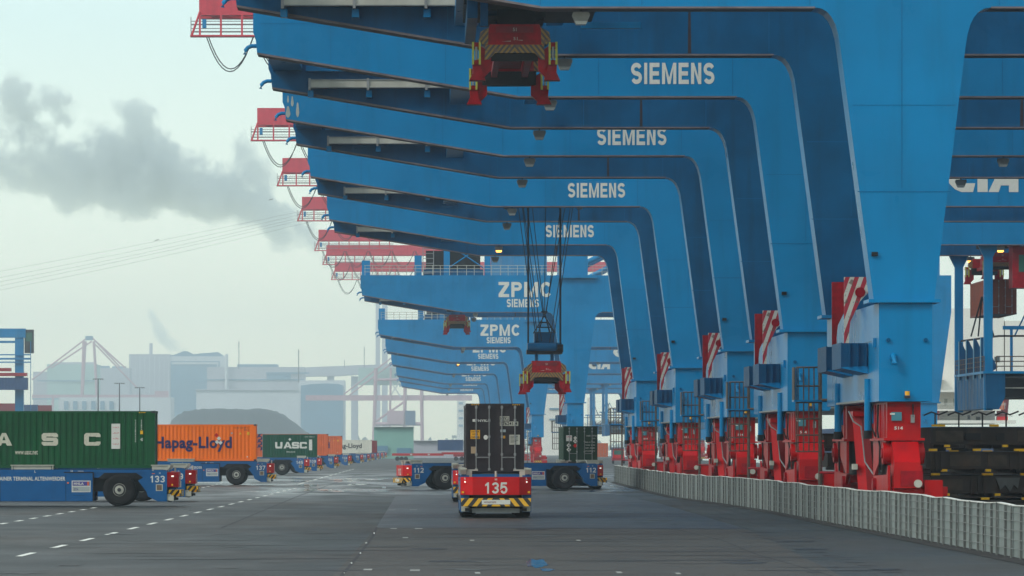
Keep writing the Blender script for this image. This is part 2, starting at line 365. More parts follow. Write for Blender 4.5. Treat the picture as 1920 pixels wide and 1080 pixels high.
# a straight dashed line: image (0,1052)->(480,934) and its continuation, plus the second one in front of the vehicles
line_dashes(-40, 1062, 480, 934, 15, .2)
line_dashes(480, 934, 560, 914, 7, .2)
line_dashes(560, 908, 665, 879, 12, .2, .7)
line_dashes(0, 983, 190, 950, 8, .22)
line_dashes(370, 917, 420, 905, 6, .2)
for (x, y, wpx) in ((735,956,12),(775,956,14),(738,991,12),(785,991,14),(690,1068,16),(778,1069,18),(760,1008,10),(895,1074,10),(1160,1073,10),(885,1013,8),(1084,1013,8),(1270,1075,9)):
    X, Y = gp(x, y); ww = wpx*Y/F/2; mk.raw([(X-ww, Y-1.0, .008), (X+ww, Y-1.0, .008), (X+ww, Y+.4, .008), (X-ww, Y+.4, .008)], [(0, 1, 2, 3)], mat('worn_paint', (.30, .30, .27), .6, var=.3))
for i in range(0):
    X, Y = gp(720-i*4.6, 1000+i*8.5); mk.raw([(X-.025, Y-.2, .008), (X+.025, Y-.2, .008), (X+.025, Y+.2, .008), (X-.025, Y+.2, .008)], [(0, 1, 2, 3)], PW)
mk.build('lane_markings', kind='structure')
# asphalt seams, patches
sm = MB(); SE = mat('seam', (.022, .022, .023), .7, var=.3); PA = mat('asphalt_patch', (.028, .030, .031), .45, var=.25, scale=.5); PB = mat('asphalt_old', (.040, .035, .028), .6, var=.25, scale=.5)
def strip(pts, w, m, z=.004):
    for i in range(len(pts)-1):
        a = Vector(gp(*pts[i])); b = Vector(gp(*pts[i+1])); d = (b-a).normalized(); p = Vector((-d.y, d.x))*w/2
        sm.raw([(*(a-p), z), (*(b-p), z), (*(b+p), z), (*(a+p), z)], [(0, 1, 2, 3)], m)
def gpoly(pts, m, z=.004): sm.raw([(*gp(*p), z) for p in pts], [tuple(range(len(pts)))], m)
gpoly([(705, 990), (742, 930), (1150, 926), (1240, 945), (1400, 992)], PA)
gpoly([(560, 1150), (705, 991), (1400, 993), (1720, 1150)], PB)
strip([(640, 1080), (672, 1042), (700, 1005), (706, 989)], .09, SE, .006)
strip([(706, 989), (1400, 991)], .25, SE, .006)
strip([(1268, 993), (1350, 1012), (1420, 1040), (1560, 1080)], .06, SE, .006)
strip([(415, 990), (560, 930), (700, 880)], .08, SE, .006)
strip([(0, 990), (700, 991)], .10, SE, .002)
TK = mat('tyre_mark', (.032, .030, .030), .6, var=.2)
for i in range(13):
    x = 1385+i*22; y = 998+i*6.2; X, Y = gp(x, y); L = (26+i)*Y/F
    sm.raw([(X, Y-.5, .008), (X+L, Y-.7, .008), (X+L*.9, Y+.1, .008), (X+L*.1, Y+.2, .008)], [(0, 1, 2, 3)], TK)
for i in range(46):
    x = rnd.uniform(-50, 1500); y = rnd.uniform(925, 1078); X, Y = gp(x, y); L = rnd.uniform(1, 7); d = rnd.uniform(.15, .5)
    sm.raw([(X, Y, .0085), (X+L*.2, Y-d/2, .0085), (X+L, Y, .0085), (X+L*.3, Y+d/2, .0085)], [(0, 1, 2, 3)], TK)
r9 = random.Random(21)
ST = mat('oil_stain', (.013, .013, .014), .5, var=.4, scale=2); LT = mat('worn_pale_asphalt', (.052, .054, .051), .6, var=.3, scale=1)
for i in range(70):
    x = r9.uniform(-40, 1750); y = 905+170*r9.random()**1.2; X, Y = gp(x, y); a = r9.uniform(.15, .9); pts = []
    if X > 14.2 or y > 1079: continue
    for k in range(11):
        t_ = k/11*2*math.pi; q = r9.uniform(.5, 1.1); pts.append((X+math.cos(t_)*a*q, Y+math.sin(t_)*a*1.6*q, .0095+i*.00003))
    sm.raw(pts, [tuple(range(11))], ST if i % 3 else LT)
for i in range(60):          # smeared dark scuffs left by turning tyres
    x = r9.uniform(-40, 1500); y = r9.uniform(930, 1078); X, Y = gp(x, y); L = r9.uniform(2, 9); d = r9.uniform(.15, .7)
    if X+L > 14: continue
    sm.raw([(X, Y, .0098+i*.00003), (X+L*.35, Y-d/2, .0098+i*.00003), (X+L, Y-d*.1, .0098+i*.00003), (X+L*.6, Y+d/2, .0098+i*.00003)], [(0, 1, 2, 3)], mat('scuff', (.024, .026, .026), .5, var=.3, scale=.6))
sm.build('asphalt_seams', kind='structure')
pud = MB(); PM = mat('puddle_water', (.02, .03, .035), .03, var=0, spec=1.0)
def puddle(x, y, wpx, hpx, k):
    r = random.Random(k); pts = []
    for i in range(26):
        a = i/26*2*math.pi; q = .75+.35*r.random()
        pts.append(gp(x+math.cos(a)*wpx/2*q, y+math.sin(a)*hpx/2*q))
    pud.raw([(*p, .011) for p in pts], [tuple(range(26))], PM)
puddle(1006, 1057, 44, 17, 1); puddle(1026, 1069, 26, 6, 2)
for i in range(34):
    r = random.Random(100+i); y = r.uniform(896, 922); puddle(r.uniform(540, 740) if i < 24 else r.uniform(1010, 1190), y, r.uniform(8, 40), r.uniform(1.2, 3), i+10)
for i in range(5):
    r = random.Random(300+i); f = i/4; puddle(645+58*f+r.uniform(-2, 2), 1075-75*f, r.uniform(2, 4), r.uniform(1.5, 4), i+60)
pud.build('puddle', kind='structure')

# ================================================================ PORTAL CRANE
CX, CYo = 17.9, 11.6
def arc(p0, pc, p1, n=6):
    p0, pc, p1 = Vector(p0), Vector(pc), Vector(p1)
    return [tuple(p0*(1-t)**2+pc*2*t*(1-t)+p1*t*t) for t in [i/n for i in range(n+1)]]
ZB = 19.47; ZT = 23.95; GAP = 21.6; DF = 1.8
def frame_poly():
    p = [(-8.24, ZT), (-8.24, 22.5), (-8.12, 22.2), (-8.05, 21.49), (4.2, ZB)]
    p += arc((14.5, ZB), (15.3, ZB), (15.45, 18.0))
    p += [(16.7, 8.53), (18.98, 8.53)]
    p += arc((20.15, 18.0), (20.3, ZB), (21.1, ZB))
    p += arc((57.5, ZB), (58.4, ZB), (58.6, 18.2))
    p += [(59.7, 8.53), (62.1, 8.53), (63.6, 19.5), (63.6, ZT)]
    return p
def bogie(org, X0, Y0, sgn, par, name='bogie'):
    """red wheel bogie of one corner. X0 = left face, Y0 = outer end, sgn=+1 inwards along +Y"""
    b = MB(org); Y = lambda d: Y0+sgn*d
    b.box(X0+.32, X0+1.58, Y(.35), Y(5.8), 3.325, 4.68, 'red')
    b.box(X0+.18, X0+1.72, Y(.22), Y(5.95), 3.23, 3.325, 'red')
    b.box(X0+.60, X0+1.30, Y(.9), Y(5.6), 1.85, 3.22, 'black')
    for xx in (X0+.30, X0+1.50):
        b.prism([(Y(.45), 3.22), (Y(5.8), 3.22), (Y(5.8), 1.9), (Y(5.3), 1.9)], 'x', xx, xx+.10, 'red')
        b.prism([(Y(-.1), 2.3), (Y(.45), 1.95), (Y(5.8), 1.88), (Y(4.2), .75), (Y(-.2), .75)], 'x', xx, xx+.10, 'red')
        b.cyl((xx+.05, Y(.75), 2.75), 'x', .42, .34, 'red', 18); b.cyl((xx+.05, Y(.75), 2.75), 'x', .2, .44, 'sred', 12)
        b.cyl((xx+.05, Y(4.9), 1.5), 'x', .3, .34, 'sred', 14)
    for k in range(3): b.box(X0+.28, X0+.318, Y(1.0+k*1.9), Y(1.12+k*1.9), 3.34, 4.6, 'red')
    b.tube([(X0+.26, Y(3.3), 4.6), (X0+.22, Y(3.2), 3.6), (X0+.26, Y(2.6), 3.0), (X0+.26, Y(2.8), 2.0)], .04, 'black', 6)
    b.tube([(X0+.26, Y(5.2), 4.7), (X0+.05, Y(5.0), 4.0), (X0+.26, Y(4.4), 3.4)], .04, 'black', 6)
    b.box(X0+.34, X0+1.56, Y(.33), Y(.349), 4.5, 4.62, 'sred'); b.box(X0+1.2, X0+1.34, Y(.2), Y(.34), 3.9, 4.2, 'grey'); b.tube([(X0+1.28, Y(.25), 4.6), (X0+1.28, Y(.22), 4.1)], .03, 'black', 5)
    # wedge at the outer end
    b.prism([(Y(.5), 3.2), (Y(.1), 3.18), (Y(-.75), 2.42), (Y(-.8), 1.45), (Y(.5), 1.4)], 'x', X0+.48, X0+1.46, 'red')
    b.box(X0+.5, X0+1.74, Y(-.45), Y(.7), 1.1, 1.42, 'red')
    b.box(X0+.72, X0+1.55, Y(-.84), Y(-.78), 1.55, 2.1, 'sred')
    b.cyl((X0+1.35, Y(-.9), 1.62), 'y', .15, .25, 'cream', 14)
    # trucks, wheels
    for d in (-.2, 2.6):
        b.box(X0+.3, X0+1.5, Y(d), Y(d+2.0), .55, 1.15, 'red')
        for q in (.45, 1.55): b.cyl((X0+.9, Y(d+q), .36), 'x', .35, .35, 'dgrey', 18)
        b.box(X0+.45, X0+1.35, Y(d+.1), Y(d+1.9), 1.0, 1.5, 'sred')
    # drive motor beside
    b.box(X0+1.62, X0+2.3, Y(-.7), Y(.6), 1.05, 1.75, 'red'); b.box(X0+2.3, X0+2.5, Y(-.5), Y(.2), 1.15, 1.5, 'red')
    b.box(X0+1.0, X0+2.5, Y(-1.3), Y(-.7), .55, .95, 'red')
    o = b.build(name, par)
    s = MB(org); s.box(X0+.4, X0+1.6, Y(-1.36), Y(-1.31), .6, .9, 'yb'); s.build('rail_guard', o)
    q = MB(org); q.box(X0+.48, X0+.86, Y(.26), Y(.34), 3.98, 4.3, mat('switch_box', (.06, .22, .27), .4)); q.box(X0+.42, X0+.6, Y(.24), Y(.255), 4.2, 4.26, 'white'); q.text('514', (X0+.75, Y(.33), 3.7), (1, 0, 0), (0, 0, 1), .32, .12, 'lettering', .03); q.build('switch_box', o)
    return o
def lampobj(org, X, Y, Z, par, lit):
    b = MB(org); b.tube([(X, Y, Z+.42), (X, Y, Z)], .04, 'dgrey'); b.prism([(X-.3, Z), (X+.3, Z), (X+.34, Z-.12), (X+.24, Z-.34), (X-.24, Z-.34), (X-.34, Z-.12)], 'y', Y-.22, Y+.22, 'grey')
    o = b.build('flood_lamp', par)
    c = MB(org); c.prism([(X-.25, Z-.35), (X+.25, Z-.35), (X+.18, Z-.47), (X-.18, Z-.47)], 'y', Y-.24, Y+.24, 'lampon' if lit else 'lampoff'); c.build('lamp_glass', o)
    return o
def make_crane(Y, label, lit=(), zp=True):
    org = (CX, Y+CYo, 0)
    root = empty('portal_crane', org, label, 'crane', 'blue portal cranes in a row along the quay')
    fp = frame_poly()
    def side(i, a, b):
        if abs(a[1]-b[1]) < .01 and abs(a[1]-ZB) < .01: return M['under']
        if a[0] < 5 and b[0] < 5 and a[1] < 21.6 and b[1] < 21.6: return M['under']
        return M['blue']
    for k, y0 in enumerate((Y, Y+GAP)):
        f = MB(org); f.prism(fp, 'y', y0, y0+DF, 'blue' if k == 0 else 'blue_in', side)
        # flange lips
        f.box(4.2, 14.5, y0-.08, y0-.01, ZB-.04, ZB+.03, 'under'); f.box(21.1, 57.5, y0-.08, y0-.01, ZB-.04, ZB+.03, 'under')
        f.prism([(-8.05, 21.46), (4.2, ZB-.04), (4.2, ZB+.05), (-8.05, 21.55)], 'y', y0-.08, y0-.01, 'under')
        f.box(16.5, 19.2, y0-.18, y0+DF+.18, 8.40, 8.528, 'blue')
        f.box(59.5, 62.3, y0-.18, y0+DF+.18, 8.40, 8.528, 'blue')
        # weld seams / inner stiffener lines
        f.box(16.1, 19.6, y0-.012, y0-.002, 12.55, 12.58, 'seamblue')
        for xs in (-4.6, .8, 4.2, 8.0, 14.3, 21.4, 27, 33, 39, 45, 51): f.box(xs, xs+.022, y0-.012, y0-.002, ZB+.1+max(0, 4.2-xs)*.165, ZT-.1, 'seamblue')
        f.box(-7.9, 16, y0-.012, y0-.002, 22.9, 22.92, 'seamblue'); f.box(17.75, 17.77, y0-.012, y0-.002, 12.7, ZB+1, 'seamblue')
        for zz in (15.8,): f.box(15.9, 19.8, y0-.010, y0-.002, zz, zz+.02, 'seamblue')
        if k == 1:
            # worn rusty runs below bolts
            for xx, ww in ((10.9, .09), (30.5, .12), (37.5, .09)):
                f.raw([(xx, y0-.006, ZB+.05), (xx+ww*1.6, y0-.006, ZB+.05), (xx+ww*.9, y0-.006, ZT-.2), (xx+ww*.5, y0-.006, ZT-.2)], [(0, 1, 2, 3)], 'rust')
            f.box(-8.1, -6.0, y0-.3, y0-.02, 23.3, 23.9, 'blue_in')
        for (px, pz) in ((-8.2, 22.35),):
            f.tube([(px+.1, y0+.5, pz-.45), (px-.12, y0+.5, pz-.45), (px-.3, y0+.5, pz-.52), (px-.42, y0+.5, pz-.66), (px-.46, y0+.5, pz-.85)], .10, 'blue', 10)
        f.build('portal_frame', root)
    # sill beams landside and waterside
    for X0, X1 in ((16.9, 18.9), (59.8, 61.9)):
        s = MB(org); s.box(X0, X1, Y+.02, Y+GAP+DF-.02, 4.70, 8.39, 'blue')
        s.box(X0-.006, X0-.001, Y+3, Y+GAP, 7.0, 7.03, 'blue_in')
        for yy in (Y+1.1, Y+GAP-.2): s.box(X0-.12, X0-.01, yy, yy+.35, 6.75, 7.1, 'blue')
        s.cyl((X0+.55, Y-.03, 6.35), 'y', .14, .25, 'blue', 12); s.tube([(X0+.55, Y-.1, 6.4), (X0+.55, Y-.2, 6.4), (X0+.55, Y-.25, 6.1)], .12, 'blue', 10)
        for xx in (X0+.35, X1-.25): s.cyl((xx, Y-.02, 7.0), 'y', .08, .1, 'blue_in', 10)
        # guide rollers hanging under the sill
        for yy in (Y+3.9, Y+GAP-4.2):
            s.tube([(X0-.05, yy, 5.6), (X0-.05, yy, 3.6)], .15, 'blue', 10); s.tube([(X0-.06, yy, 3.62), (X0-.06, yy, 3.3)], .17, 'black', 10)
            s.box(X0+.1, X0+.8, yy+2.0, yy+3.1, 3.9, 4.70, 'blue')
        s.box(X0-.16, X0-.005, Y+4.3, Y+GAP-4.5, 4.72, 4.80, 'grey')
        so_ = s.build('sill_beam', root)
        bea = MB(org); bea.cyl((X0+1.05, Y-.15, 5.0), 'z', .09, .16, 'ywl', 12); bea.box(X0+.95, X0+1.15, Y-.25, Y-.02, 4.82, 4.91, 'dgrey'); bea.build('beacon', so_)
        bogie(org, X0+.02, Y, 1, root); bogie(org, X0+.02, Y+GAP+DF, -1, root)
        # inner bogies and the leaning brace between them
        br = MB(org); br.tube([(X0+.25, Y+10.6, 4.3), (X0+.42, Y+9.4, .9)], .32, 'red', 4, True, False)
        br.tube([(X0-.25, Y+10.0, 4.4), (X0-.1, Y+9.7, 4.0), (X0+.2, Y+9.7, 3.8), (X0+.35, Y+9.6, 2.4), (X0+.6, Y+8.6, 1.9)], .035, 'grey', 6)
        br.box(X0-.1, X0+.6, Y+9.9, Y+11.2, 4.2, 4.4, 'red'); br.build('brace', root)
        if X0 < 20:
            wb = MB(org); wb.box(X0-.15, X0+.04, Y+9.4, Y+9.9, 2.1, 2.32, 'cream'); wb.build('work_light', root)
            # blue cable bins on the side
            for y0 in (Y+4.3, Y+11.2):
                bn = MB(org); xl = X0-1.05
                bn.prism([(xl, 6.05), (X0-.01, 6.1), (X0-.01, 5.8), (xl+.1, 6.0)], 'y', y0+4.2, y0, 'blue')
                for fx in (.30, .62, .93): bn.box(xl+fx, xl+fx+.05, y0-.10, y0+.02, 6.08, 6.98, 'bin')
                bn.box(xl, xl+.05, y0, y0+4.2, 6.0, 7.0, 'bin')
                for q in range(4): bn.box(xl+.02, X0-.02, y0+.02+q*1.38, y0+.07+q*1.38, 6.0, 6.98, 'bin')
                bn.box(xl+.05, X0-.02, y0+.1, y0+4.1, 6.03, 6.06, 'bin')
                bn.build('cable_bin', root)
            # red and white brackets
            for y0 in (Y+8.1, Y+13.8):
                q = MB((0, 0, 0)); l = [(0, 2.7), (1.05, 2.7), (1.05, 2.2), (.62, 1.75), (.24, .95), (.19, .5), (.19, 0), (0, 0)]
                q.prism(l, 'y', 0, .12, 'rw' if y0 < Y+10 else 'sred'); q.box(0, 1.0, .125, .3, 2.58, 2.66, 'rust')
                q.cyl((.62, .31, 2.1), 'y', .2, .8, 'sred', 14)
                o = q.build('striped_bracket', root); o.location = (16.3-CX, y0-org[1], 6.95)
                q = MB(org); q.box(16.3, 16.5, y0, y0+.62, 6.6, 6.945, 'cream'); q.box(16.35, X0-.01, y0+.1, y0+.5, 6.55, 6.6, 'sred'); q.build('bracket_foot', o).location = (-(16.3-CX), -(y0-org[1]), -6.95)
            # caged ladder at the far corner
            ld = MB(org); yl = Y+GAP+DF+1.6; xp = X0-.15
            ld.tube([(xp, yl, .02), (xp, yl, 6.5)], .07, 'brownsteel', 8); ld.tube([(xp, yl+.6, .02), (xp, yl+.6, 6.5)], .05, 'brownsteel', 8)
            for q in range(20): ld.tube([(xp, yl, .4+q*.3), (xp, yl+.6, .4+q*.3)], .02, 'brownsteel', 4)
            for z in (2.8, 3.5, 4.2, 4.9, 5.6, 6.4): ld.tube([(xp, yl, z), (xp-.5, yl-.08, z), (xp-.95, yl+.1, z), (xp-1.0, yl+.5, z), (xp-.5, yl+.75, z), (xp, yl+.6, z)], .035, 'brownsteel', 5)
            for (dx, dy) in ((-.5, -.08), (-.95, .1), (-1.0, .5), (-.28, -.05), (-.72, 0.0)): ld.tube([(xp+dx, yl+dy, 2.8), (xp+dx, yl+dy, 6.4)], .03, 'brownsteel', 5)
            ld.box(xp-1.15, X0+.3, yl-.2, yl+.9, 4.92, 5.0, 'blue'); ld.box(xp-1.15, xp-1.1, yl-.2, yl+.9, 5.0, 6.4, 'brownsteel')
            ld.tube([(xp, yl, 5.0), (X0+.5, Y+GAP+DF-.1, 5.0)], .06, 'brownsteel'); ld.tube([(xp, yl, .5), (xp, yl, .02)], .11, 'yb', 8)
            ld.tube([(xp, yl-.05, 1.9), (X0+.6, Y+GAP+DF-.1, 1.9)], .06, 'sred')
            ld.build('caged_ladder', root)
    # rail girder and ledge on the face of the far frame
    y0 = Y+GAP
    r = MB(org); r.box(-6.15, 1.5, y0-.75, y0-.30, 21.50, 21.86, 'cream'); r.box(-6.15, 1.5, y0-.8, y0-.25, 21.86, 21.9, 'grey'); r.box(-6.15, 1.5, y0-.8, y0-.25, 21.46, 21.5, 'grey')
    for x in (-6.1, -3.1, -.1, 1.35): r.box(x-.06, x+.06, y0-.82, y0-.01, 21.35, 21.95, 'grey'); r.box(x-.1, x+.2, y0-.5, y0-.01, 21.0, 21.34, 'blue')
    r.build('rail_girder', root)
    r = MB(org); r.box(-6.3, 4.2, y0-.35, y0-.01, 22.35, 22.62, 'blue'); r.build('ledge', root)
    r = MB(org)
    r.box(-1.2+2.3, 2.1, Y+4, Y+GAP-1, 20.6, 21.2, 'blue'); r.box(4.9, 5.6, Y+4, Y+GAP-1, 20.6, 21.2, 'blue')
    r.build('trolley_track', root)
    # lettering
    t = MB(org); signs(t, 'SIEMENS', (11.5, Y-.02, ZB+1.10), (1, 0, 0), (0, 0, 1), 3.92, 1.0, 'lettering', .205)
    if zp: signs(t, 'ZPMC', (11.8, Y-.02, ZB+2.75), (1, 0, 0), (0, 0, 1), 6.5, 1.85, 'lettering', .21)
    # big quay lettering C T A on the right
    X0 = 35.5; z0 = 20.45; H = 1.75
    cpts = [(X0+1.75, z0), (X0+.95, z0), (X0+.5, z0+.2), (X0+.15, z0+.55), (X0, z0+.9), (X0+.15, z0+1.3), (X0+.5, z0+1.6), (X0+.95, z0+H), (X0+1.95, z0+H), (X0+1.75, z0+1.25), (X0+1.1, z0+1.25), (X0+.85, z0+1.05), (X0+.85, z0+.8), (X0+1.1, z0+.6), (X0+1.55, z0+.6), (X0+1.9, z0+.6)]
    t.raw([(a, Y-.02, b) for a, b in cpts], [tuple(range(len(cpts)))], 'lettering')
    tp = [(2.05, 0), (2.75, 0), (2.75, 1.25), (3.1, 1.25), (3.1, H), (1.98, H), (1.85, 1.25), (2.05, 1.25)]
    t.raw([(X0+a, Y-.02, z0+b) for a, b in tp], [tuple(range(len(tp)))], 'lettering')
    ap = [(2.8, 0), (3.5, 0), (3.65, .45), (4.2, .45), (4.2, 0), (4.85, 0), (4.85, H), (3.62, H)]
    t.raw([(X0+a, Y-.02, z0+b) for a, b in ap], [tuple(range(len(ap)))], 'lettering')
    t.build('lettering', root)
    for i, yy in enumerate((Y+.9, Y+GAP+.9)):
        for j, xx in enumerate((5.75, 32.6, 46.6)):
            lampobj(org, xx, yy, ZB-.1, root, (i, j) in lit)
    # hangers and the lashing platform
    for yy in (Y+.7, Y+GAP+.7):
        hp = MB(org); hp.prism([(45.25, 6.0), (45.95, 6.0), (45.95, ZB-1.0), (46.45, ZB), (44.75, ZB), (45.25, ZB-1.0)], 'y', yy, yy+.5, 'blue'); hp.build('hanger_post', root)
    pl = MB(org); pz = 6.1
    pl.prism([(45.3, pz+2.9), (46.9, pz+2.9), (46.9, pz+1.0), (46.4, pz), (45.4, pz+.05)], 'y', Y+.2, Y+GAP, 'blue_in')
    for q in range(9): pl.box(45.26, 45.299, Y+1+q*2.4, Y+1.1+q*2.4, pz+.1, pz+2.85, 'blue')
    pl.box(45.1, 60, Y+.1, Y+GAP+.1, pz+2.901, pz+3.1, 'blue'); pl.box(46.91, 60, Y+.8, Y+GAP, pz+1.0, pz+2.6, 'black'); pl.box(46.91, 60, Y+.7, Y+.79, pz+1.7, pz+1.78, 'cream'); pl.box(48.6, 49, Y+.6, Y+.69, pz+1.6, pz+2.9, 'blue')
    pl.build('lashing_platform', root)
    rl = MB(org); zr = pz+3.1
    for k in range(18): rl.tube([(45.2, Y+.3+k*1.25, zr), (45.2, Y+.3+k*1.25, zr+1.2)], .04, 'brownsteel', 5)
    for z in (.4, .8, 1.2):
        rl.tube([(45.2, Y+.3, zr+z), (45.2, Y+GAP, zr+z)], .04, 'brownsteel', 5); rl.tube([(46.2, Y+.3, zr+z), (60, Y+.3, zr+z)], .045, 'brownsteel', 5)
    for k in range(12): rl.tube([(46.2+k*1.15, Y+.3, zr), (46.2+k*1.15, Y+.3, zr+1.2)], .05, 'brownsteel', 5)
    rl.tube([(45.6, Y+GAP-1, zr+2.9), (46.6, Y+2, zr+2.9)], .09, 'rust', 6); rl.tube([(46.6, Y+2, zr+2.9), (60, Y+2, zr+2.9)], .09, 'rust', 6)
    for (xa, xb, w_) in ((45.9, 45.0, 'rope'), (45.9, 45.6, 'rope'), (45.9, 46.9, 'rope'), (50.2, 48.6, 'blue'), (50.2, 49.6, 'blue'), (50.2, 51.8, 'blue')): rl.tube([(xa, Y+8, zr+6.3), (xb, Y+8, zr+3.0)], .07, w_, 5)
    rl.box(47.3, 60, Y+5, Y+5.3, zr+3.5, zr+3.8, 'blue'); rl.tube([(48.0, Y+5.1, zr+3.5), (48.0, Y+5.1, zr)], .13, 'blue', 6)
    rl.box(50, 54, Y+6, Y+9, zr, zr+1.1, 'black'); rl.bar((49.6, Y+4, zr), (52.5, Y+4, zr+2.2), .14, 'grey'); rl.bar((50.4, Y+4, zr), (53.3, Y+4, zr+2.2), .14, 'blue')
    rl.build('platform_railing', root)
    for k, yy in enumerate((Y+2, Y+7, Y+12.5, Y+18)):
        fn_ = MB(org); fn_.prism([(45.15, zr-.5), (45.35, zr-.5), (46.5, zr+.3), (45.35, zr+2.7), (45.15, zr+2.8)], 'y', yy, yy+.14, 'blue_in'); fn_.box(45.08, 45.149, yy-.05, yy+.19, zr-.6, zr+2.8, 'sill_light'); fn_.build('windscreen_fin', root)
    # upper works
    for y0 in (Y, Y+GAP):
        for xa, xb in ((16.3, 19.4), (59.0, 62.2)):
            up = MB(org); up.box(xa, xb, y0+.05, y0+1.7, ZT+.001, 53.0, 'blue'); up.build('upper_leg', root)
        up = MB(org); up.tube([(19.4, y0+.9, 30), (59, y0+.9, 50)], .5, 'blue', 6); up.build('diagonal_tie', root)
    for xa, xb in ((16.6, 19.0), (59.4, 61.8)):
        up = MB(org); up.box(xa, xb, Y+1.71, Y+GAP+.04, 50.5, 52.9, 'blue'); up.build('upper_cross_beam', root)
    for X in (-8.0, 16.8, 59.8):
        up = MB(org); up.box(X, X+1.5, Y+DF+.01, Y+GAP-.01, 22.4, 23.9, 'blue'); up.build('cross_tie', root)
    gd = MB(org)
    yg = Y+9.0
    gd.box(-28.3, 95, yg, yg+1.6, 56.4, 59.2, 'boomred'); gd.box(-28.3, 95, yg+4.6, yg+6.2, 56.4, 59.2, 'boomred')
    gd.box(16, 20, Y+2, Y+GAP, 53.0, 56.39, 'boomred')
    for x in range(-27, 95, 14): gd.box(x, x+.8, yg+1.61, yg+4.59, 56.6, 58.8, 'boomred')
    gd.build('boom_girder', root)
    cg = MB(org)
    for x in (-28.2, -25.6, -23.0, -20.4, -17.8, -15.2, -12.6, -10): cg.box(x-.12, x+.12, yg-.1, yg+.12, 53.85, 56.39, 'boomred')
    cg.box(-29.4, -9, yg-.2, yg+1.4, 53.75, 53.95, 'boomred')
    cg.bar((-29.2, yg, 53.9), (-28.2, yg, 56.8), .2, 'boomred'); cg.tube([(-29.3, yg, 53.9), (-29.3, yg, 56.2)], .05, 'grey', 4)
    for z in (54.3, 54.75, 55.2, 55.65): cg.tube([(-29.3, yg, z), (-9, yg, z)], .05, 'grey', 4)
    for z in (54.5, 55.4): cg.tube([(-29.3, yg+1.3, z), (-9, yg+1.3, z)], .05, 'grey', 4)
    cg.box(-27.9, -27.4, yg-.1, yg+.4, 54.8, 55.9, 'blue')
    cg.build('end_walkway', root)
    fs = MB(org)
    for k in range(5):
        for j in range(2):
            xa = -27.4+k*6+j*.25; xb = xa+5.8-j*.3; dep = 4.3-j*.35
            pts = [(xa+(xb-xa)*q/12, yg+.4+j*.2, 53.75-dep*(1-(2*q/12-1)**2)) for q in range(13)]
            fs.tube(pts, .07, 'rope', 5)
    fs.build('festoon_cable', root)
    # deck machinery and railings on the portal
    y1 = Y+6
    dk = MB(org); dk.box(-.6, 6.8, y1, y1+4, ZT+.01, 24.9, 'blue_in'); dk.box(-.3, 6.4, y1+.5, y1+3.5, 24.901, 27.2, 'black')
    dk.bar((2.4, y1-.1, 25), (6.9, y1-.1, 28), .12, 'blue'); dk.bar((2.4, y1-.1, 28), (6.9, y1-.1, 25), .12, 'blue'); dk.build('machinery_house', root)
    dk = MB(org)
    for x in (1.9, 6.9): dk.box(x, x+.75, y1-.3, y1+.4, ZT+.02, 28.0, 'blue')
    dk.box(-1.5, 7.8, y1-.2, y1+.2, 28.001, 28.5, 'blue'); dk.build('gantry_post', root)
    dk = MB(org)
    for k in range(7): dk.box(-.6, .6, y1-.2, y1-.12, 24.4+k*.6, 24.48+k*.6, 'grey')
    dk.box(-.7, -.6, y1-.2, y1-.1, ZT+.01, 29, 'grey'); dk.box(.6, .7, y1-.2, y1-.1, ZT+.01, 29, 'grey'); dk.build('ladder', root)
    dk = MB(org); dk.box(-8.1, -7.1, Y+1, Y+2.5, ZT+.02, 25.8, 'blue'); dk.build('winch_box', root)
    dk = MB(org); dk.box(-1.7, -.8, y1, y1+1.2, ZT+.02, 26.6, 'blue'); dk.build('control_box', root)
    # conduit and fittings on the front face of the leg
    dk = MB(org); dk.box(16.62, 16.85, Y-.12, Y-.002, 10.15, 10.3, 'black'); dk.build('bracket', root)
    ra = MB(org)
    for k in range(36): x = -7.8+k*1.03+(.0 if k % 2 else .1); ra.tube([(x, Y+.25, ZT), (x, Y+.25, ZT+1.2)] , .032, 'cream', 4)
    for z in (.42, .82, 1.2): ra.tube([(-7.8, Y+.25, ZT+z), (28.4, Y+.25, ZT+z)], .03, 'cream', 4)
    ra.box(15.7, 20.5, Y-.5, Y-.02, ZT-.35, ZT-.02, 'blue')
    ra.build('deck_railing', root)
    return root
cY = [180.0, 225.8, 271.3, 328.2, 390.0, 583.7, 785, 922, 1066, 1228, 1322, 1442]
clab = ['nearest blue portal crane whose wide leg fills the right side',
 'second blue portal crane, white lettering highest of the row in the photo',
 'third blue portal crane with grey worn patches on its girder tip',
 'fourth blue portal crane with the lowered spreader on long ropes',
 'fifth blue portal crane with a lit orange lamp under its girder',
 'hazy blue crane with fully visible two-line white lettering and railing, nearest of the far cranes',
 'second far hazy crane, its two-line lettering smaller and fully readable',
 'third far hazy crane with an orange lamp lit under its girder',
 'fourth far hazy portal crane, next beyond the one with the lit lamp',
 'fifth far hazy portal crane, fourth from the end of the row',
 'last but one hazy portal crane at the far end of the row',
 'farthest and haziest portal crane, smallest at the end of the row']
far_master = make_crane(cY[5], clab[5])
near_master = make_crane(cY[0], clab[0], lit=('beacon',), zp=False)
cranes = {0: near_master, 5: far_master}
def relight(root, which, m):
    lamps = [c for c in root.children if c.name.startswith('flood_lamp')]
    lamps.sort(key=lambda o: sum(v_.co.x+v_.co.y*100 for v_ in o.data.vertices)/len(o.data.vertices))
    for i in which:
        gl = lamps[i].children[0]; gl.data = gl.data.copy(); gl.data.materials[0] = M[m]
for i in range(1, 12):
    if i == 5: continue
    c = copy_tree(near_master if i < 5 else far_master)
    c.location = (CX, cY[i]+CYo, 0); c['label'] = clab[i]; cranes[i] = c
relight(cranes[4], (0, 2, 5), 'lampon'); relight(cranes[7], (0,), 'lampon')
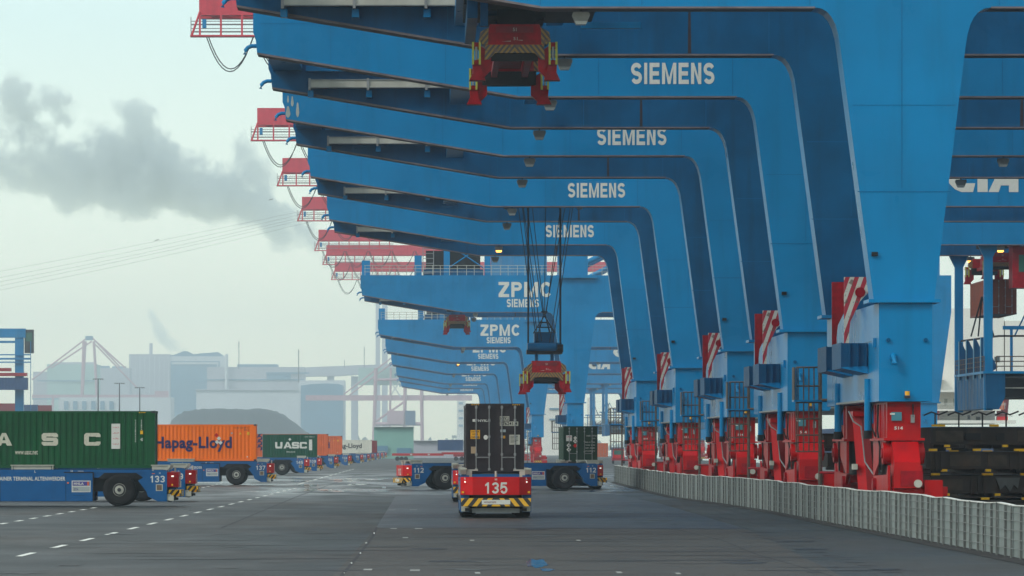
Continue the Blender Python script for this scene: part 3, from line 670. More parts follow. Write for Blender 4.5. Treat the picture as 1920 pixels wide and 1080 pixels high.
# worn patches on the third crane's girder tip
pm = MB((CX, cY[2]+CYo, 0)); yy = cY[2]-.015
for (x, y, rx, ry) in ((540, 186, 2, 7), (548, 190, 3, 10), (540, 210, 5, 11), (558, 206, 3.5, 14)):
    pts = [P(x+rx*math.cos(a)*(.8+.2*math.sin(3*a)), y+ry*math.sin(a), yy) for a in [k*math.pi/8 for k in range(16)]]
    pm.raw(pts, [tuple(range(16))], mat('bare_primer', (.34, .38, .36), .7, var=.2))
pm.build('worn_patch', cranes[2])
# red operator cab of crane 5
cb = MB((CX, cY[4]+CYo, 0)); Xc = 47.6; Zc = CH+(VY-540)/23.0
cb.box(Xc, Xc+2.2, cY[4]+1, cY[4]+3.6, Zc, Zc+3.4, 'sred'); cb.box(Xc+.5, Xc+2.0, cY[4]+.96, cY[4]+.99, Zc+1.3, Zc+2.7, 'glass'); cb.box(Xc-.2, Xc+.6, cY[4]+1.2, cY[4]+3, Zc+3.41, Zc+3.8, 'sred'); cb.box(Xc+.9, Xc+1.5, cY[4]+1.5, cY[4]+2, Zc+3.41, ZB, 'blue')
cb.build('operator_cab', cranes[4])

# ================================================================ SPREADERS
def make_spreader(loc, label, rope_top, open_lo=True):
    root = empty('spreader', loc, label, 'spreader', 'red container spreaders hanging under the cranes')
    b = MB(); tele = 6.7
    b.box(-.45, .45, -5.6, 5.6, -.75, -.15, 'sred'); b.box(-.8, .8, -2.2, 2.2, -.7, 0.0, 'sred')
    b.box(-.75, -.5, -5.4, 5.4, -1.1, -.85, 'sred'); b.box(.5, .75, -5.4, 5.4, -1.1, -.85, 'sred')
    b.build('main_beam', root)
    for sg in (-1, 1):
        e = MB(); y0, y1 = (-tele, -tele+.5) if sg < 0 else (tele-.5, tele)
        e.prism([(-.95, 0), (.95, 0), (1.18, -.78), (-1.18, -.78)], 'y', y0, y1, 'sred')
        e.box(-.72, .72, y0-.02, y0-.005, -.32, -.08, 'maroon')
        e.box(-1.0, 1.0, y0+.1, y1, -1.38, -1.12, 'black')
        if sg > 0: e.box(-1.1, 1.1, y0-.06, y0+.09, -1.36, -.80, 'black')
        for s2 in (-1, 1): e.prism([(s2*.9, -1.1), (s2*1.35, -.8), (s2*1.35, -2.0), (s2*1.15, -2.0), (s2*.9, -1.75)], 'y', y0+.05, y1, 'sred')
        eo = e.build('end_beam', root)
        s = MB(); ya_ = (y0-.03, y0+.4) if sg < 0 else (y1-.3, y1+.03)
        s.prism([(-1.12, -.785), (1.12, -.785), (1.16, -1.35), (1.0, -1.35), (.75, -1.1), (-.75, -1.1), (-1.0, -1.35), (-1.16, -1.35)], 'y', ya_[0], ya_[1], 'yb2'); s.build('striped_edge', eo)
        tx = MB(); tx.text('51', (0, y0-.03, -.2), (1, 0, 0), (0, 0, 1), .14, .13, 'cream', .01); tx.text('51', (0.03, y0-.03, -.55), (1, 0, 0), (0, 0, 1), .16, .12, 'cream', .01)
        tx.raw([(-.5, y0-.012, -.66), (-.15, y0-.012, -.63), (-.15, y0-.012, -.66)], [(0, 1, 2)], 'cream'); tx.raw([(.05, y0-.012, -.60), (.3, y0-.012, -.63), (.3, y0-.012, -.60)], [(0, 1, 2)], 'cream'); tx.build('markings', eo)
        for s2 in (-1, 1):
            r_ = MB()
            r_.prism([(s2*1.0, -.1), (s2*1.32, -.3), (s2*1.38, -.6), (s2*1.2, -.8), (s2*1.02, -.75)], 'y', y0-.02, y1, 'yb2'); r_.build('striped_arm', eo)
            c = MB(); ys = y0-.1
            c.box(s2*1.32, s2*1.62, ys, y1+.1, -.95, -.70, 'sred'); c.box(s2*1.32, s2*1.62, ys, y1+.1, -1.6, -1.38, 'sred')
            c.box(s2*1.43, s2*1.50, ys+.05, y1, -1.5, -.8, 'black'); c.cyl((s2*1.47, ys, -1.12), 'z', .05, .5, 'grey', 8)
            c.prism([(s2*1.3, -1.55), (s2*1.62, -1.55), (s2*1.60, -1.85), (s2*1.74, -2.15), (s2*1.12, -2.15), (s2*1.25, -1.8)], 'y', ys, y1+.1, 'sred')
            co = c.build('corner_guide', root)
            q = MB(); q.box(s2*1.30, s2*1.38, ys-.03, ys+.2, -1.55, -.68, 'lime'); q.box(s2*1.56, s2*1.64, ys-.03, ys+.2, -1.55, -.68, 'lime'); q.build('marker_strip', co)

    h = MB()
    for x in (-.62, .48):
        for y in (-1.0, .9): h.cyl((x+.07, y, .3), 'z', .1, .62, 'blue_in', 10)
    h.box(-.9, .9, -1.3, 1.3, .02, .12, 'sred')
    h.box(-1.25, 1.25, -1.5, 1.5, .62, .9, 'black'); h.cyl((-.2, -1.3, 1.05), 'x', .32, 2.0, 'blue_in', 18); h.cyl((1.1, -1.3, 1.0), 'x', .28, .4, 'black', 18); h.box(-1.2, 1.2, -1.0, 1.4, .9, 1.4, 'blue_in')
    h.box(-.72, .68, -.8, .8, 1.4, 2.1, 'blue_in')
    h.build('head_block', root)
    if rope_top > 3:
        cg = MB()
        for a, b_ in (((-.75, 2.1), (0, 3.3)), ((.75, 2.1), (0, 3.3)), ((-.4, 2.1), (0, 3.6)), ((.4, 2.1), (0, 3.6))):
            for y in (-.8, .8): cg.tube([(a[0], y, a[1]), (b_[0], y*.1, b_[1])], .04, 'rope', 5)
        for z, ww in ((2.12, .76), (2.5, .55), (2.85, .32), (3.6, .22)):
            cg.tube([(-ww, -.5, z), (ww, -.5, z)], .035, 'rope', 5); cg.tube([(-ww, .5, z), (ww, .5, z)], .035, 'rope', 5)
        cg.build('cable_basket', root)
        rp = MB(); T = rope_top
        for x0, x1 in ((-1.13, -1.13), (1.13, 1.13)):
            for y in (-1.2, 1.2): rp.tube([(x0, y, 1.2), (x1, y, T)], .045, 'rope', 6)
        for x0, x1, z0 in ((-.55, -1.95, 1.4), (-.45, -1.65, 1.4), (.35, 1.9, 1.4), (.6, 2.05, 1.4), (-.1, -1.35, 3.4), (.05, 1.55, 3.4), (0, 0.05, 3.4), (.1, 1.2, 3.4), (-.2, -1.6, 1.5), (-.05, -.95, 3.4)):
            rp.tube([(x0, -.9, z0), (x1, -1.6, T)], .03, 'rope', 5)
        rp.build('ropes', root)
    else:
        cg = MB()
        for x in (-.75, .75): cg.box(x-.12, x+.12, -.6, .6, 1.4, rope_top, 'blue_in')
        cg.build('hanger_legs', root)
    return root
Y1 = 190.8
make_spreader(((965-VX)*184.2/F, Y1, CH+(VY-46)*184.2/F), 'big dark red spreader hoisted right up under the nearest crane', 2.9)
YY = 337.9
make_spreader(((1025-VX)*331/F, YY, CH+(VY-677)*331/F), 'red spreader lowered on long black ropes under the fourth crane', 20.5-(CH+(VY-677)*331/F))
make_spreader(((857-VX)*592/F, 599, CH+(VY-590)*592/F), 'small red spreader hoisted under the first far hazy crane', 2.0)
# trolleys
tr = MB(); tr.box(1.4, 6.6, Y1-4, Y1+4, 20.2, 20.9, 'black'); tr.box(1.5, 1.9, Y1-6, Y1+6, 19.5, 21.5, 'blue_in'); tr.box(2.0, 2.3, Y1-6, Y1-5.7, 19.2, 21.5, 'blue_in')
tr.box(5.9, 8.2, Y1-5.5, Y1-5.2, 19.15, 19.4, 'blue'); tr.box(2.7, 4.2, Y1-2, Y1+2, 19.3, 20.2, 'black')
tr.build('trolley', label='dark trolley above the hoisted spreader of the nearest crane', category='trolley', group='trolleys on the portal cranes')
tr = MB(); tr.box(5.5, 11, YY-4, YY+4, 20.3, 21.2, 'black'); tr.box(5.4, 5.8, YY-5, YY+5, 20, 21.5, 'blue_in'); tr.box(10.6, 11.0, YY-5, YY+5, 20, 21.5, 'blue_in')
tr.build('trolley', label='trolley carrying the ropes of the lowered spreader', category='trolley', group='trolleys on the portal cranes')

# ================================================================ CONTAINERS
def corr_side(b, L, z0, z1, y, sgn, m, pitch=.30, dep=.036):
    """corrugated wall in the plane y, facing sgn"""
    n = int((L-.5)/pitch); x = -n*pitch/2; pts = [(-L/2+.12, 0)]
    for i in range(n):
        pts += [(x+.00, 0), (x+pitch*.28, 0), (x+pitch*.42, dep), (x+pitch*.78, dep), (x+pitch*.92, 0)]; x += pitch
    pts += [(L/2-.12, 0)]
    vs = []; fs = []
    for (px, d) in pts: vs += [(px, y-sgn*d, z0), (px, y-sgn*d, z1)]
    for i in range(len(pts)-1): fs.append((2*i, 2*i+2, 2*i+3, 2*i+1))
    b.raw(vs, fs, m)
def make_container(loc, rz, L, H, m, label, cat='container', text=None, door=True, group=None, detail=True):
    root = empty('shipping_container', loc, label, cat, group, rz)
    W = 2.44; b = MB()
    b.box(-L/2+.05, L/2-.05, -W/2+.06, W/2-.06, .12, H-.02, m)
    corr_side(b, L, .16, H-.12, -W/2+.01, -1, m); corr_side(b, L, .16, H-.12, W/2-.01, 1, m)
    b.build('corrugated_walls', root)
    f = MB()
    for sy in (-1, 1):
        y = sy*(W/2-.05)
        f.box(-L/2, L/2, y-.05, y+.05, 0.0, .16, m); f.box(-L/2, L/2, y-.04, y+.05 if sy > 0 else y+.04, H-.12, H-.01, m)
        for sx in (-1, 1):
            x = sx*(L/2-.08); f.box(x-.08, x+.08, y-.06, y+.06, .161, H-.121, m)
            for z in (0.001, H-.118): f.box(x-.1, x+.1, y-.07, y+.07, z-.002, z+.12, 'dgrey')
    for sx in (-1, 1): f.box(sx*L/2-.1*(sx > 0), sx*L/2+.1*(sx < 0), -W/2+.12, W/2-.12, H-.13, H+.0, m); f.box(sx*L/2-.1*(sx > 0), sx*L/2+.1*(sx < 0), -W/2+.12, W/2-.12, 0.01, .15, m)
    f.build('frame', root)
    if door:
        for sy in (-1, 1):
            d = MB(); x = -L/2
            y0, y1 = (.01, W/2-.14) if sy > 0 else (-W/2+.14, -.01)
            d.box(x+.03, x+.06, y0, y1, .17, H-.14, m)
            for k in range(5):
                z = .30+k*(H-.5)/5; d.box(x-.005, x+.028, y0+.07, y1-.07, z, z+.30, m)
            d.tube([(x-.02, y0+.02, H/2), (x-.02, y1-.02, H/2)], .001, m, 3)
            do = d.build('door', root)
            for yb in (y0+.24, y1-.28):
                k = MB(); k.tube([(x-.06, yb, .08), (x-.06, yb, H-.08)], .022, 'grey', 8)
                for z in (.12, .75, 1.5, 2.2, H-.16): k.box(x-.09, x-.0, yb-.05, yb+.05, z-.05, z+.05, 'grey')
                k.bar((x-.08, yb-.02, .62), (x-.08, yb+.32*(1 if yb < (y0+y1)/2 else -1), .62), .035, 'grey')
                k.build('locking_bar', do)
    if text: text(root, L, H, W)
    return root
UX = Vector((1, 0, 0)); UZ = Vector((0, 0, 1)); NY = Vector((0, -1, 0))
def side_text(b, s, x, z, w, h, m, bold=.02, W=2.44): b.text(s, (x, -W/2-.004, z), UX, UZ, w, h, m, bold)
def rect(b, x0, x1, z0, z1, m, W=2.44, dy=.004): b.raw([(x0, -W/2-dy, z0), (x1, -W/2-dy, z0), (x1, -W/2-dy, z1), (x0, -W/2-dy, z1)], [(0, 1, 2, 3)], m)
BB = mat('pale_letters', (.52, .50, .40), .5, var=.12, scale=8)
def wide_letter(b, ch, x, z, w, h, t, m):
    def rr(x0, x1, z0, z1): rect(b, x+x0, x+x1, z+z0, z+z1, m)
    if ch == 'U': rr(0, t, t*.9, h); rr(w-t, w, t*.9, h); poly([(.08*w, 0), (w*.92, 0), (w, t*.9), (0, t*.9)], b, x, z, m)
    if ch == 'C': poly([(w, h*.68), (w, h*.85), (w*.9, h), (w*.12, h), (0, h*.85), (0, h*.15), (w*.12, 0), (w*.9, 0), (w, h*.15), (w, h*.32), (w-t, h*.32), (w-t, t*.75), (t, t*.75), (t, h-t*.75), (w-t, h-t*.75), (w-t, h*.68)], b, x, z, m)
    if ch == 'S':
        q = t*.75; poly([(w, h*.68), (w, h*.85), (w*.9, h), (w*.12, h), (0, h*.86), (0, h*.55), (w*.1, h*.5-q*.5), (w-t, h*.5-q*.5), (w-t, q), (t, q), (t, h*.3), (0, h*.3), (0, h*.14), (w*.12, 0), (w*.9, 0), (w, h*.14), (w, h*.47), (w*.9, h*.5+q*.5), (t, h*.5+q*.5), (t, h-q), (w-t, h-q), (w-t, h*.68)], b, x, z, m)
    if ch == 'A': poly([(0, 0), (t*1.1, 0), (t*1.35, h*.2), (w-t*1.35, h*.2), (w-t*1.1, 0), (w, 0), (w*.62, h), (w*.38, h)], b, x, z, m); poly([(w*.5-t*.35, h*.42), (w*.5+t*.35, h*.42), (w*.5, h*.78)], b, x, z, 'ggreen', .007)
def poly(pts, b, x, z, m, dy=.004): b.raw([(x+p[0], -1.22-dy, z+p[1]) for p in pts], [tuple(range(len(pts)))], m)
def uasc40(root, L, H, W):
    b = MB(); e = L/2      # right end of the box is at x=e ; 37 px per metre in the photo
    for ch, x in (('U', e-10.0), ('A', e-8.05), ('S', e-5.73), ('C', e-3.58)): wide_letter(b, ch, x, 1.14, .83, .64, .24, BB)
    side_text(b, 'www.uasc.net', e-6.5, .80, 1.15, .22, BB, .02)
    rect(b, e-2.2, e-1.76, .98, 2.25, 'white')
    for k in range(4):
        b.text('الملاحة'[k % 3:k % 3+4], (e-1.98, -1.228, 2.06-k*.28), UX, UZ, .3, .08, 'agvred', .02)
    for k in range(13): side_text(b, 'UASU401286450'[k], e-.98, 2.42-k*.09, .05, .065, 'white', .02)
    for k in range(6): side_text(b, '45G1NM'[k], e-.68, 2.42-k*.09, .05, .065, 'white', .02)
    rect(b, e-.74, e-.6, 1.72, 1.9, 'yellow'); side_text(b, '40', e-.67, 1.45, .12, .16, 'white', .02)
    for k in range(4): rect(b, e-.8+k*.09, e-.75+k*.09, H-.11, H-.06, 'yellow', dy=.012)
    b.build('lettering', root)
def uasc20(root, L, H, W):
    b = MB(); e = L/2
    for ch, x in (('U', -1.65), ('A', -.72), ('S', .22), ('C', 1.1)): wide_letter(b, ch, x, 1.0, .82 if ch != 'A' else .95, .72, .24, 'lettering')
    side_text(b, 'www.uasc.net', .1, .62, 1.0, .14, 'lettering', .02)
    poly([(0, 0), (.17, .17), (0, .34), (-.17, .17)], b, 0, 1.85, 'lettering')
    rect(b, 2.15, 2.5, .8, 2.0, 'white'); side_text(b, 'UASU 104512 3', 2.2, 2.3, 1.1, .1, 'lettering', .02)
    b.build('lettering', root)
def hapag(mm):
    def fn(root, L, H, W):
        b = MB(); e = L/2
        side_text(b, 'Hapag-Lloyd', e-5.0, 1.32, 6.15, 1.2, mm, .035)
        if mm == 'navy':
            for k, (dx, dz, c) in enumerate(((-.0, .26, 'agvred'), (.2, 0, 'white'), (.05, -.28, 'white'), (.32, -.34, 'white'))):
                poly([(0, -.17), (.17, 0), (0, .17), (-.17, 0)], b, e-3.15+dx, 1.78+dz, c, .008+k*.002)
            for x in (e-1.25,): poly([(-.1, 0), (.1, 0), (0, .2)], b, x, 2.1, 'yellow')
            rect(b, e-.72, e-.52, 2.05, 2.3, 'yellow'); side_text(b, 'HLXU 634187 2', e-1.2, 2.62, 1.1, .09, 'dgrey', .01); side_text(b, '45G1', e-.8, 2.45, .35, .08, 'dgrey', .01)
            rect(b, e-.75, e-.65, .28, .36, 'white'); rect(b, e-2.0, e-1.86, 2.14, 2.26, 'palegrey')
        b.build('lettering', root)
    return fn
def nyk(root, L, H, W):
    b = MB(); x = -L/2-.02; u = Vector((0, -1, 0)); v = UZ   # local door end -x; picture right = local -y
    def T(s, y, z, w, h, m, bo=.02, dx=0): b.text(s, (x-dx, y, z), u, v, w, h, m, bo)
    def Rr(y0, y1, z0, z1, m, dx=0): b.raw([(x-dx, y0, z0), (x-dx, y1, z0), (x-dx, y1, z1), (x-dx, y0, z1)], [(0, 1, 2, 3)], m)
    # width: 2.44 over 110 px, left edge y=+1.22
    Y = lambda px: 1.22-px/45.0
    Z = lambda px: H-px/45.5
    T('NYK', Y(31), Z(33), .38, .10, 'lettering', .03); Rr(Y(12), Y(20), Z(35), Z(30), 'lettering'); Rr(Y(36), Y(46), Z(34.5), Z(33.5), 'lettering')
    Rr(Y(64), Y(82), Z(33), Z(24.5), 'cream', -.0); T('NYKU', Y(73), Z(29), .36, .14, 'black', .02, .004)
    Rr(Y(64), Y(99), Z(43), Z(34.5), 'cream'); T('576241 4', Y(81), Z(38.5), .72, .14, 'black', .02, .004)
    Rr(Y(65), Y(75), Z(55), Z(50), 'palegrey'); Rr(Y(82), Y(102), Z(79), Z(60), 'cream')
    for k in range(6): Rr(Y(84), Y(99-(k % 3)*4), Z(63.5+k*2.5), Z(62.6+k*2.5), 'dgrey', .004)
    Rr(Y(8), Y(26), Z(68), Z(51), 'ywl'); T('CAUTION', Y(17), Z(54), .34, .07, 'black', .02, .004); T('HIGH', Y(17), Z(59), .22, .07, 'black', .02, .004); T('CONTAINER', Y(17), Z(65), .36, .08, 'black', .02, .004)
    Rr(Y(9), Y(18), Z(96), Z(83), mat('plate_tan', (.33, .24, .15), .5)); Rr(Y(70), Y(74), Z(67), Z(62), 'ywl')
    pts = [(x-.004, Y(37)+.09*math.cos(a), Z(65)+.1*math.sin(a)) for a in [k*math.pi/8 for k in range(16)]]; b.raw(pts, [tuple(range(16))], 'white')
    for k in range(4): Rr(Y(10+k*4), Y(12+k*4), Z(3), Z(1.5), 'yellow', .03); Rr(Y(88+k*4), Y(90+k*4), Z(3), Z(1.5), 'yellow', .03)
    b.build('lettering', root)
def green_door(root, L, H, W):
    b = MB(); x = -L/2-.02; u = Vector((0, -1, 0))
    Y = lambda px: 1.22-px/26.1
    Z = lambda px: H-px/26.1
    def D(px, pz, r, m, dx=0): b.raw([(x-dx, Y(px)-r, Z(pz)), (x-dx, Y(px), Z(pz)-r), (x-dx, Y(px)+r, Z(pz)), (x-dx, Y(px), Z(pz)+r)], [(0, 1, 2, 3)], m)
    b.raw([(x, Y(5), Z(28)), (x, Y(16), Z(28)), (x, Y(16), Z(17)), (x, Y(5), Z(17))], [(0, 1, 2, 3)], 'white'); b.text('UASC', (x-.004, Y(10.5), Z(20)), u, UZ, .34, .09, 'agvred', .02)
    D(22, 22, .13, 'white'); D(22, 28, .17, 'white', .002); D(22, 36.5, .16, 'agvred', .004); D(10, 36, .17, 'white'); D(10, 44, .17, 'white', .002); D(10, 36, .06, 'dgrey', .006); D(10, 44, .06, 'dgrey', .006); D(22, 28, .06, 'dgrey', .006)
    b.text('UASU 107731 2', (x, Y(54), Z(18)), u, UZ, .85, .1, 'lettering', .01); b.text('22G1', (x, Y(57), Z(23)), u, UZ, .2, .08, 'lettering', .01)
    for k, s in enumerate(('MAX.WT. 30480', 'TARE 2180', 'NET 28300', 'CU.CAP 33.2')): b.text(s, (x, Y(50), Z(30+k*5.5)), u, UZ, .7, .07, 'lettering', .01)
    b.build('lettering', root)
def logo_blue(root, L, H, W):
    b = MB(); e = L/2
    for k in range(6): poly([(0, 0), (.25, .1), (.7, .05), (.35, .3), (.7, .5), (.2, .45)], b, e-1.0-(k % 2)*.35, .7+k*.3, 'navy', .004+k*.001)
    b.build('lettering', root)

# ================================================================ AUTOMATED VEHICLES
def make_agv(loc, rz, num, label, detail=True):
    root = empty('container_carrier', loc, label, 'carrier vehicle', 'flat blue and red automated container carriers', rz)
    b = MB()
    b.box(-6.7, 6.7, -1.42, 1.42, 1.45, 1.84, 'agvblue'); b.box(-6.7, 6.7, -1.0, 1.0, .75, 1.449, 'black')
    b.box(-6.6, 6.6, -1.46, -1.43, 1.70, 1.86, 'agvblue'); b.box(-6.6, 6.6, 1.43, 1.46, 1.70, 1.86, 'agvblue')
    b.box(-6.4, 6.4, -1.1, 1.1, 1.841, 1.90, 'dgrey')
    b.build('chassis', root)
    for sy in (-1, 1):
        s = MB(); yo = sy*1.5; yi = sy*1.30
        s.box(-3.0, 3.0, yi, yo, .26, 1.69, 'agvblue'); s.box(-1.68, -1.66, yi, yo+sy*.004, .27, 1.6, 'black'); s.box(1.64, 1.66, yi, yo+sy*.004, .27, 1.6, 'black')
        s.box(1.55, 3.05, yi, yo+sy*.02, 1.69, 1.74, 'black'); s.box(3.0, 3.06, yi, yo, .3, 1.69, 'black')
        s.box(2.0, 2.6, yo+sy*.001, yo+sy*.006, .55, .56, 'black')
        so_ = s.build('side_skirt', root)
        for sx in (-1, 1):
            e = MB(); pts = [(6.76, .25), (6.76, 1.8), (5.72, 1.8), (5.55, 1.45), (5.3, 1.3), (5.72, .75), (5.8, .5), (6.3, .25)]
            e.prism([(sx*a, z) for a, z in pts], 'y', sy*1.12, sy*1.5, 'agvblue')
            e.prism([(sx*a, z) for a, z in ((5.56, 1.46), (5.2, 1.69), (3.6, 1.69), (3.3, 1.45), (3.3, 1.38), (5.3, 1.38))], 'y', sy*1.1, sy*1.47, 'black')
            e.box(sx*6.2, sx*6.55, sy*1.501, sy*1.515, .78, 1.12, 'cream'); e.box(sx*6.25, sx*6.5, sy*1.516, sy*1.52, .82, 1.08, mat('grille', (.14, .09, .06), .6, var=.3, scale=20))
            e.box(sx*6.0, sx*6.1, sy*1.12, sy*1.5, 1.801, 1.83, 'cream')
            e.box(sx*6.77, sx*6.95, sy*1.15, sy*1.45, .3, .62, 'cream'); e.box(sx*6.9, sx*7.2, sy*1.0, sy*1.3, .3, .42, 'black')
            eo = e.build('end_panel', root)
            n = MB(); uu = Vector((1 if sy < 0 else -1, 0, 0))
            signs(n, num, (sx*6.28, sy*1.506, 1.38), uu, UZ, .74 if len(num) > 2 else .5, .34, 'lettering', .18, (0, sy, 0))
            n.text('H', (sx*6.4, sy*1.506, 1.68), uu, UZ, .07, .08, 'lettering', .02); n.box(sx*6.0, sx*6.15, sy*1.5, sy*1.505, 1.64, 1.67, 'orange'); n.build('number', eo)
            wheel = MB(); cx_ = sx*4.35; yc = sy*1.16
            prof = [(.33, .30), (.60, .36), (.76, .36), (.83, .26), (.83, -.26), (.76, -.36), (.60, -.36), (.33, -.30)]; N = 36; vs = []
            for k in range(N):
                a = 2*math.pi*k/N
                for r, d in prof: rr = r*(1+(.008 if (k % 2 and r > .8) else 0)); vs.append((cx_+rr*math.cos(a), yc+sy*d*.92, .835+rr*math.sin(a)))
            fs = []; q = len(prof)
            for k in range(N):
                for j in range(q-1): fs.append((k*q+j, k*q+j+1, ((k+1) % N)*q+j+1, ((k+1) % N)*q+j))
            wheel.raw(vs, fs, 'rubber', True); wo = wheel.build('tyre', root)
            h = MB(); h.cyl((cx_, yc+sy*.16, .835), 'y', .37, .20, 'cream', 24); h.cyl((cx_, yc+sy*.28, .835), 'y', .30, .05, 'dgrey', 24); h.cyl((cx_, yc+sy*.31, .835), 'y', .22, .08, 'cream', 18); h.cyl((cx_, yc+sy*.37, .835), 'y', .10, .05, 'dgrey', 12); h.build('hub', wo)
        uu = Vector((1 if sy < 0 else -1, 0, 0)); n = MB()
        n.text('CONTAINER TERMINAL ALTENWERDER', (-.35 if sy < 0 else .35, sy*1.505, 1.40), uu, UZ, 3.95, .2, 'lettering', .025)
        n.text('H', (1.95, sy*1.48, 1.78), uu, UZ, .1, .11, 'lettering', .02); n.box(2.25, 2.55, sy*1.47, sy*1.478, 1.77, 1.79, 'lettering'); n.text('L', (.1, sy*1.48, 1.76), uu, UZ, .07, .11, 'lettering', .02)
        n.build('lettering', so_)
        pl = MB(); a, c = (1.95, 2.9) if sy < 0 else (-2.9, -1.95)
        pl.box(a, c, sy*1.501, sy*1.508, .72, 1.30, 'white'); pl.box(a+.04, c-.04, sy*1.509, sy*1.511, 1.04, 1.26, 'purple'); pl.box(a+.04, c-.04, sy*1.509, sy*1.511, .76, 1.0, 'palegrey')
        pl.box(c-.17 if sy < 0 else a+.08, c-.08 if sy < 0 else a+.17, sy*1.5115, sy*1.513, 1.05, 1.25, 'orange2')
        pl.text('HHLA', ((a+c)/2-.12*(-sy), sy*1.514, 1.15), uu, UZ, .5, .13, 'lettering', .03); pl.text('CTA', ((a+c)/2-.25*(-sy), sy*1.514, .86), uu, UZ, .22, .1, 'purple', .02)
        pl.box(1.72, 1.8, sy*1.501, sy*1.54, 1.15, 1.22, 'orange'); pl.build('name_plate', so_)
        cp = MB(); x0, x1 = -1.15, 1.05
        cp.box(x0, x1, sy*1.15, sy*1.5, 2.05, 2.10, 'cream'); cp.box(x0+.15, x1-.15, sy*1.26, sy*1.44, 1.87, 2.049, 'cream')
        for x in (x0+.05, x1-.1): cp.box(x, x+.06, sy*1.18, sy*1.48, 1.861, 2.049, 'cream')
        cp.build('guide_pad', root)
        for sx in (-1, 1):
            cp = MB(); cp.box(sx*5.95, sx*6.9, sy*1.22, sy*1.5, 2.05, 2.10, 'cream'); cp.box(sx*6.0, sx*6.8, sy*1.30, sy*1.46, 1.84, 2.049, 'cream'); cp.prism([(sx*6.8, 2.049), (sx*6.95, 2.049), (sx*6.82, 1.84)], 'y', sy*1.25, sy*1.5, 'cream')
            cp.box(sx*6.1, sx*6.7, sy*.75, sy*1.24, 1.99, 2.04, 'cream'); cp.box(sx*6.5, sx*6.72, sy*1.0, sy*1.24, 1.66, 1.98, 'cream'); cp.build('corner_pad', root)
    for sx in (-1, 1):
        f = MB(); pl_ = [(sx*6.77, -1.49), (sx*7.32, -.98), (sx*7.32, .98), (sx*6.77, 1.49)]
        f.prism(pl_, 'z', .98, 1.73, 'agvred'); f.box(sx*6.5, sx*6.77, -.9, .9, 1.0, 1.6, 'black')
        f.box(sx*6.78, sx*7.2, -.95, .95, .88, .979, 'black')
        f.tube([(sx*7.1, 0, 1.73), (sx*7.1, 0, 1.98)], .05, 'cream', 8)
        fo = f.build('front_panel', root)
        n = MB(); uu = Vector((0, -1 if sx < 0 else 1, 0)); xf = sx*7.325
        signs(n, num, (xf, 0, 1.27), uu, UZ, .96 if len(num) > 2 else .66, .47, 'lettering', .18, (sx, 0, 0)); n.text('H', (xf, 0, 1.63), uu, UZ, .09, .09, 'lettering', .02)
        n.build('number', fo)
        for sy in (-1, 1):
            l = MB(); l.box(sx*6.98, sx*7.06, sy*1.34, sy*1.44, 1.05, 1.13, 'yellow'); l.build('reflector', fo)
            l = MB(); l.cyl((sx*7.03, sy*1.30, 1.52), 'x', .035, .12, 'head', 12); l.text('L' if sy*sx > 0 else 'R', (sx*7.09, sy*1.3, 1.66), uu, UZ, .07, .09, 'lettering', .02); l.build('headlight', fo)
        q = MB(); q.prism([(sx*6.85, -1.47), (sx*7.38, -1.15), (sx*7.38, 1.15), (sx*6.85, 1.47)], 'z', 0, .34, 'yb'); 
        q2 = MB(); q2.box(-1.47, 1.47, -.04, .04, 0, .34, 'ybs'); 
        bo = q.build('bumper', root); bo.location = (0, 0, .50)
        c = q2.build('striped_board', bo); c.location = (sx*7.43, 0, 0); c.rotation_euler = (0, 0, R(90))
        pt = MB(); pt.raw([(sx*7.48, -.6, .08), (sx*7.48, .6, .08), (sx*7.48, .6, .27), (sx*7.48, -.6, .27)], [(0, 1, 2, 3)], 'white'); pt.text('NOTAUS TASTE', (sx*7.485, -.25*sx, .17), uu, UZ, .5, .07, 'maroon', .02); pt.build('notice', bo)
        un = MB(); un.box(sx*6.9, sx*7.1, -1.46, -1.15, .28, .55, 'cream'); un.box(sx*6.9, sx*7.1, 1.15, 1.46, .28, .55, 'cream'); un.box(sx*6.8, sx*7.0, -1.0, 1.0, .22, .42, 'grey'); un.box(sx*6.7, sx*6.9, -1.1, 1.1, .43, .7, 'black'); un.build('underrun_bar', root)
    return root
DECK = 1.93
def side_agv(px_blue_end, s, num, label):   # vehicle seen from its side, nose to the right
    Yc = F/s; X = (px_blue_end-VX)/s-6.76
    make_agv((X, Yc+1.5, 0), 0, num, label); return X, Yc+1.5
def cont_on(agv, dx, L, H, m, label, text, **k):
    return make_container((agv[0]+dx, agv[1], DECK), 0, L, H, m, label, text=text, **k)
LG = 'containers on the parked row of carriers'
a = side_agv(313, 37.1, '133', 'blue and red carrier 133 under the long green container, nearest of the left row')
c1_ = cont_on(a, 6.76-.62-6.1, 12.19, 2.90, 'ggreen', 'long green container with wide pale letters at the left edge', uasc40)
side_agv(347, 33.9, '139', 'blue and red carrier ending in 9, half hidden behind carrier 133')
a = side_agv(500, 23.6, '137', 'blue and red carrier 137 under the bright orange container')
cont_on(a, 6.76-.85-6.1, 12.19, 2.90, 'orange', 'bright orange container with dark blue name on carrier 137', hapag('navy'))
a = side_agv(570, 17.2, '145', 'blue and red carrier 145, empty end in front of the short green container')
YB = F/16.7
a2 = side_agv(594, 15.9, '109', 'blue and red carrier 109, directly behind carrier 145')
make_container(((543.5-VX)/16.7, F/16.7+1.22, DECK-.03), 0, 6.06, 2.59, 'tgreen', 'short dark teal container with white letters and diamond emblem', text=uasc20)
make_container(((492-VX)/16.2-6.1+.6, F/16.2+4.2, DECK), 0, 12.19, 2.59, 'orange2', 'faded orange container with dark blue emblem between the bright orange and teal ones', text=logo_blue)
a = side_agv(626, 14.0, '56', 'blue and red carrier 56 with a bare end panel below an orange container')
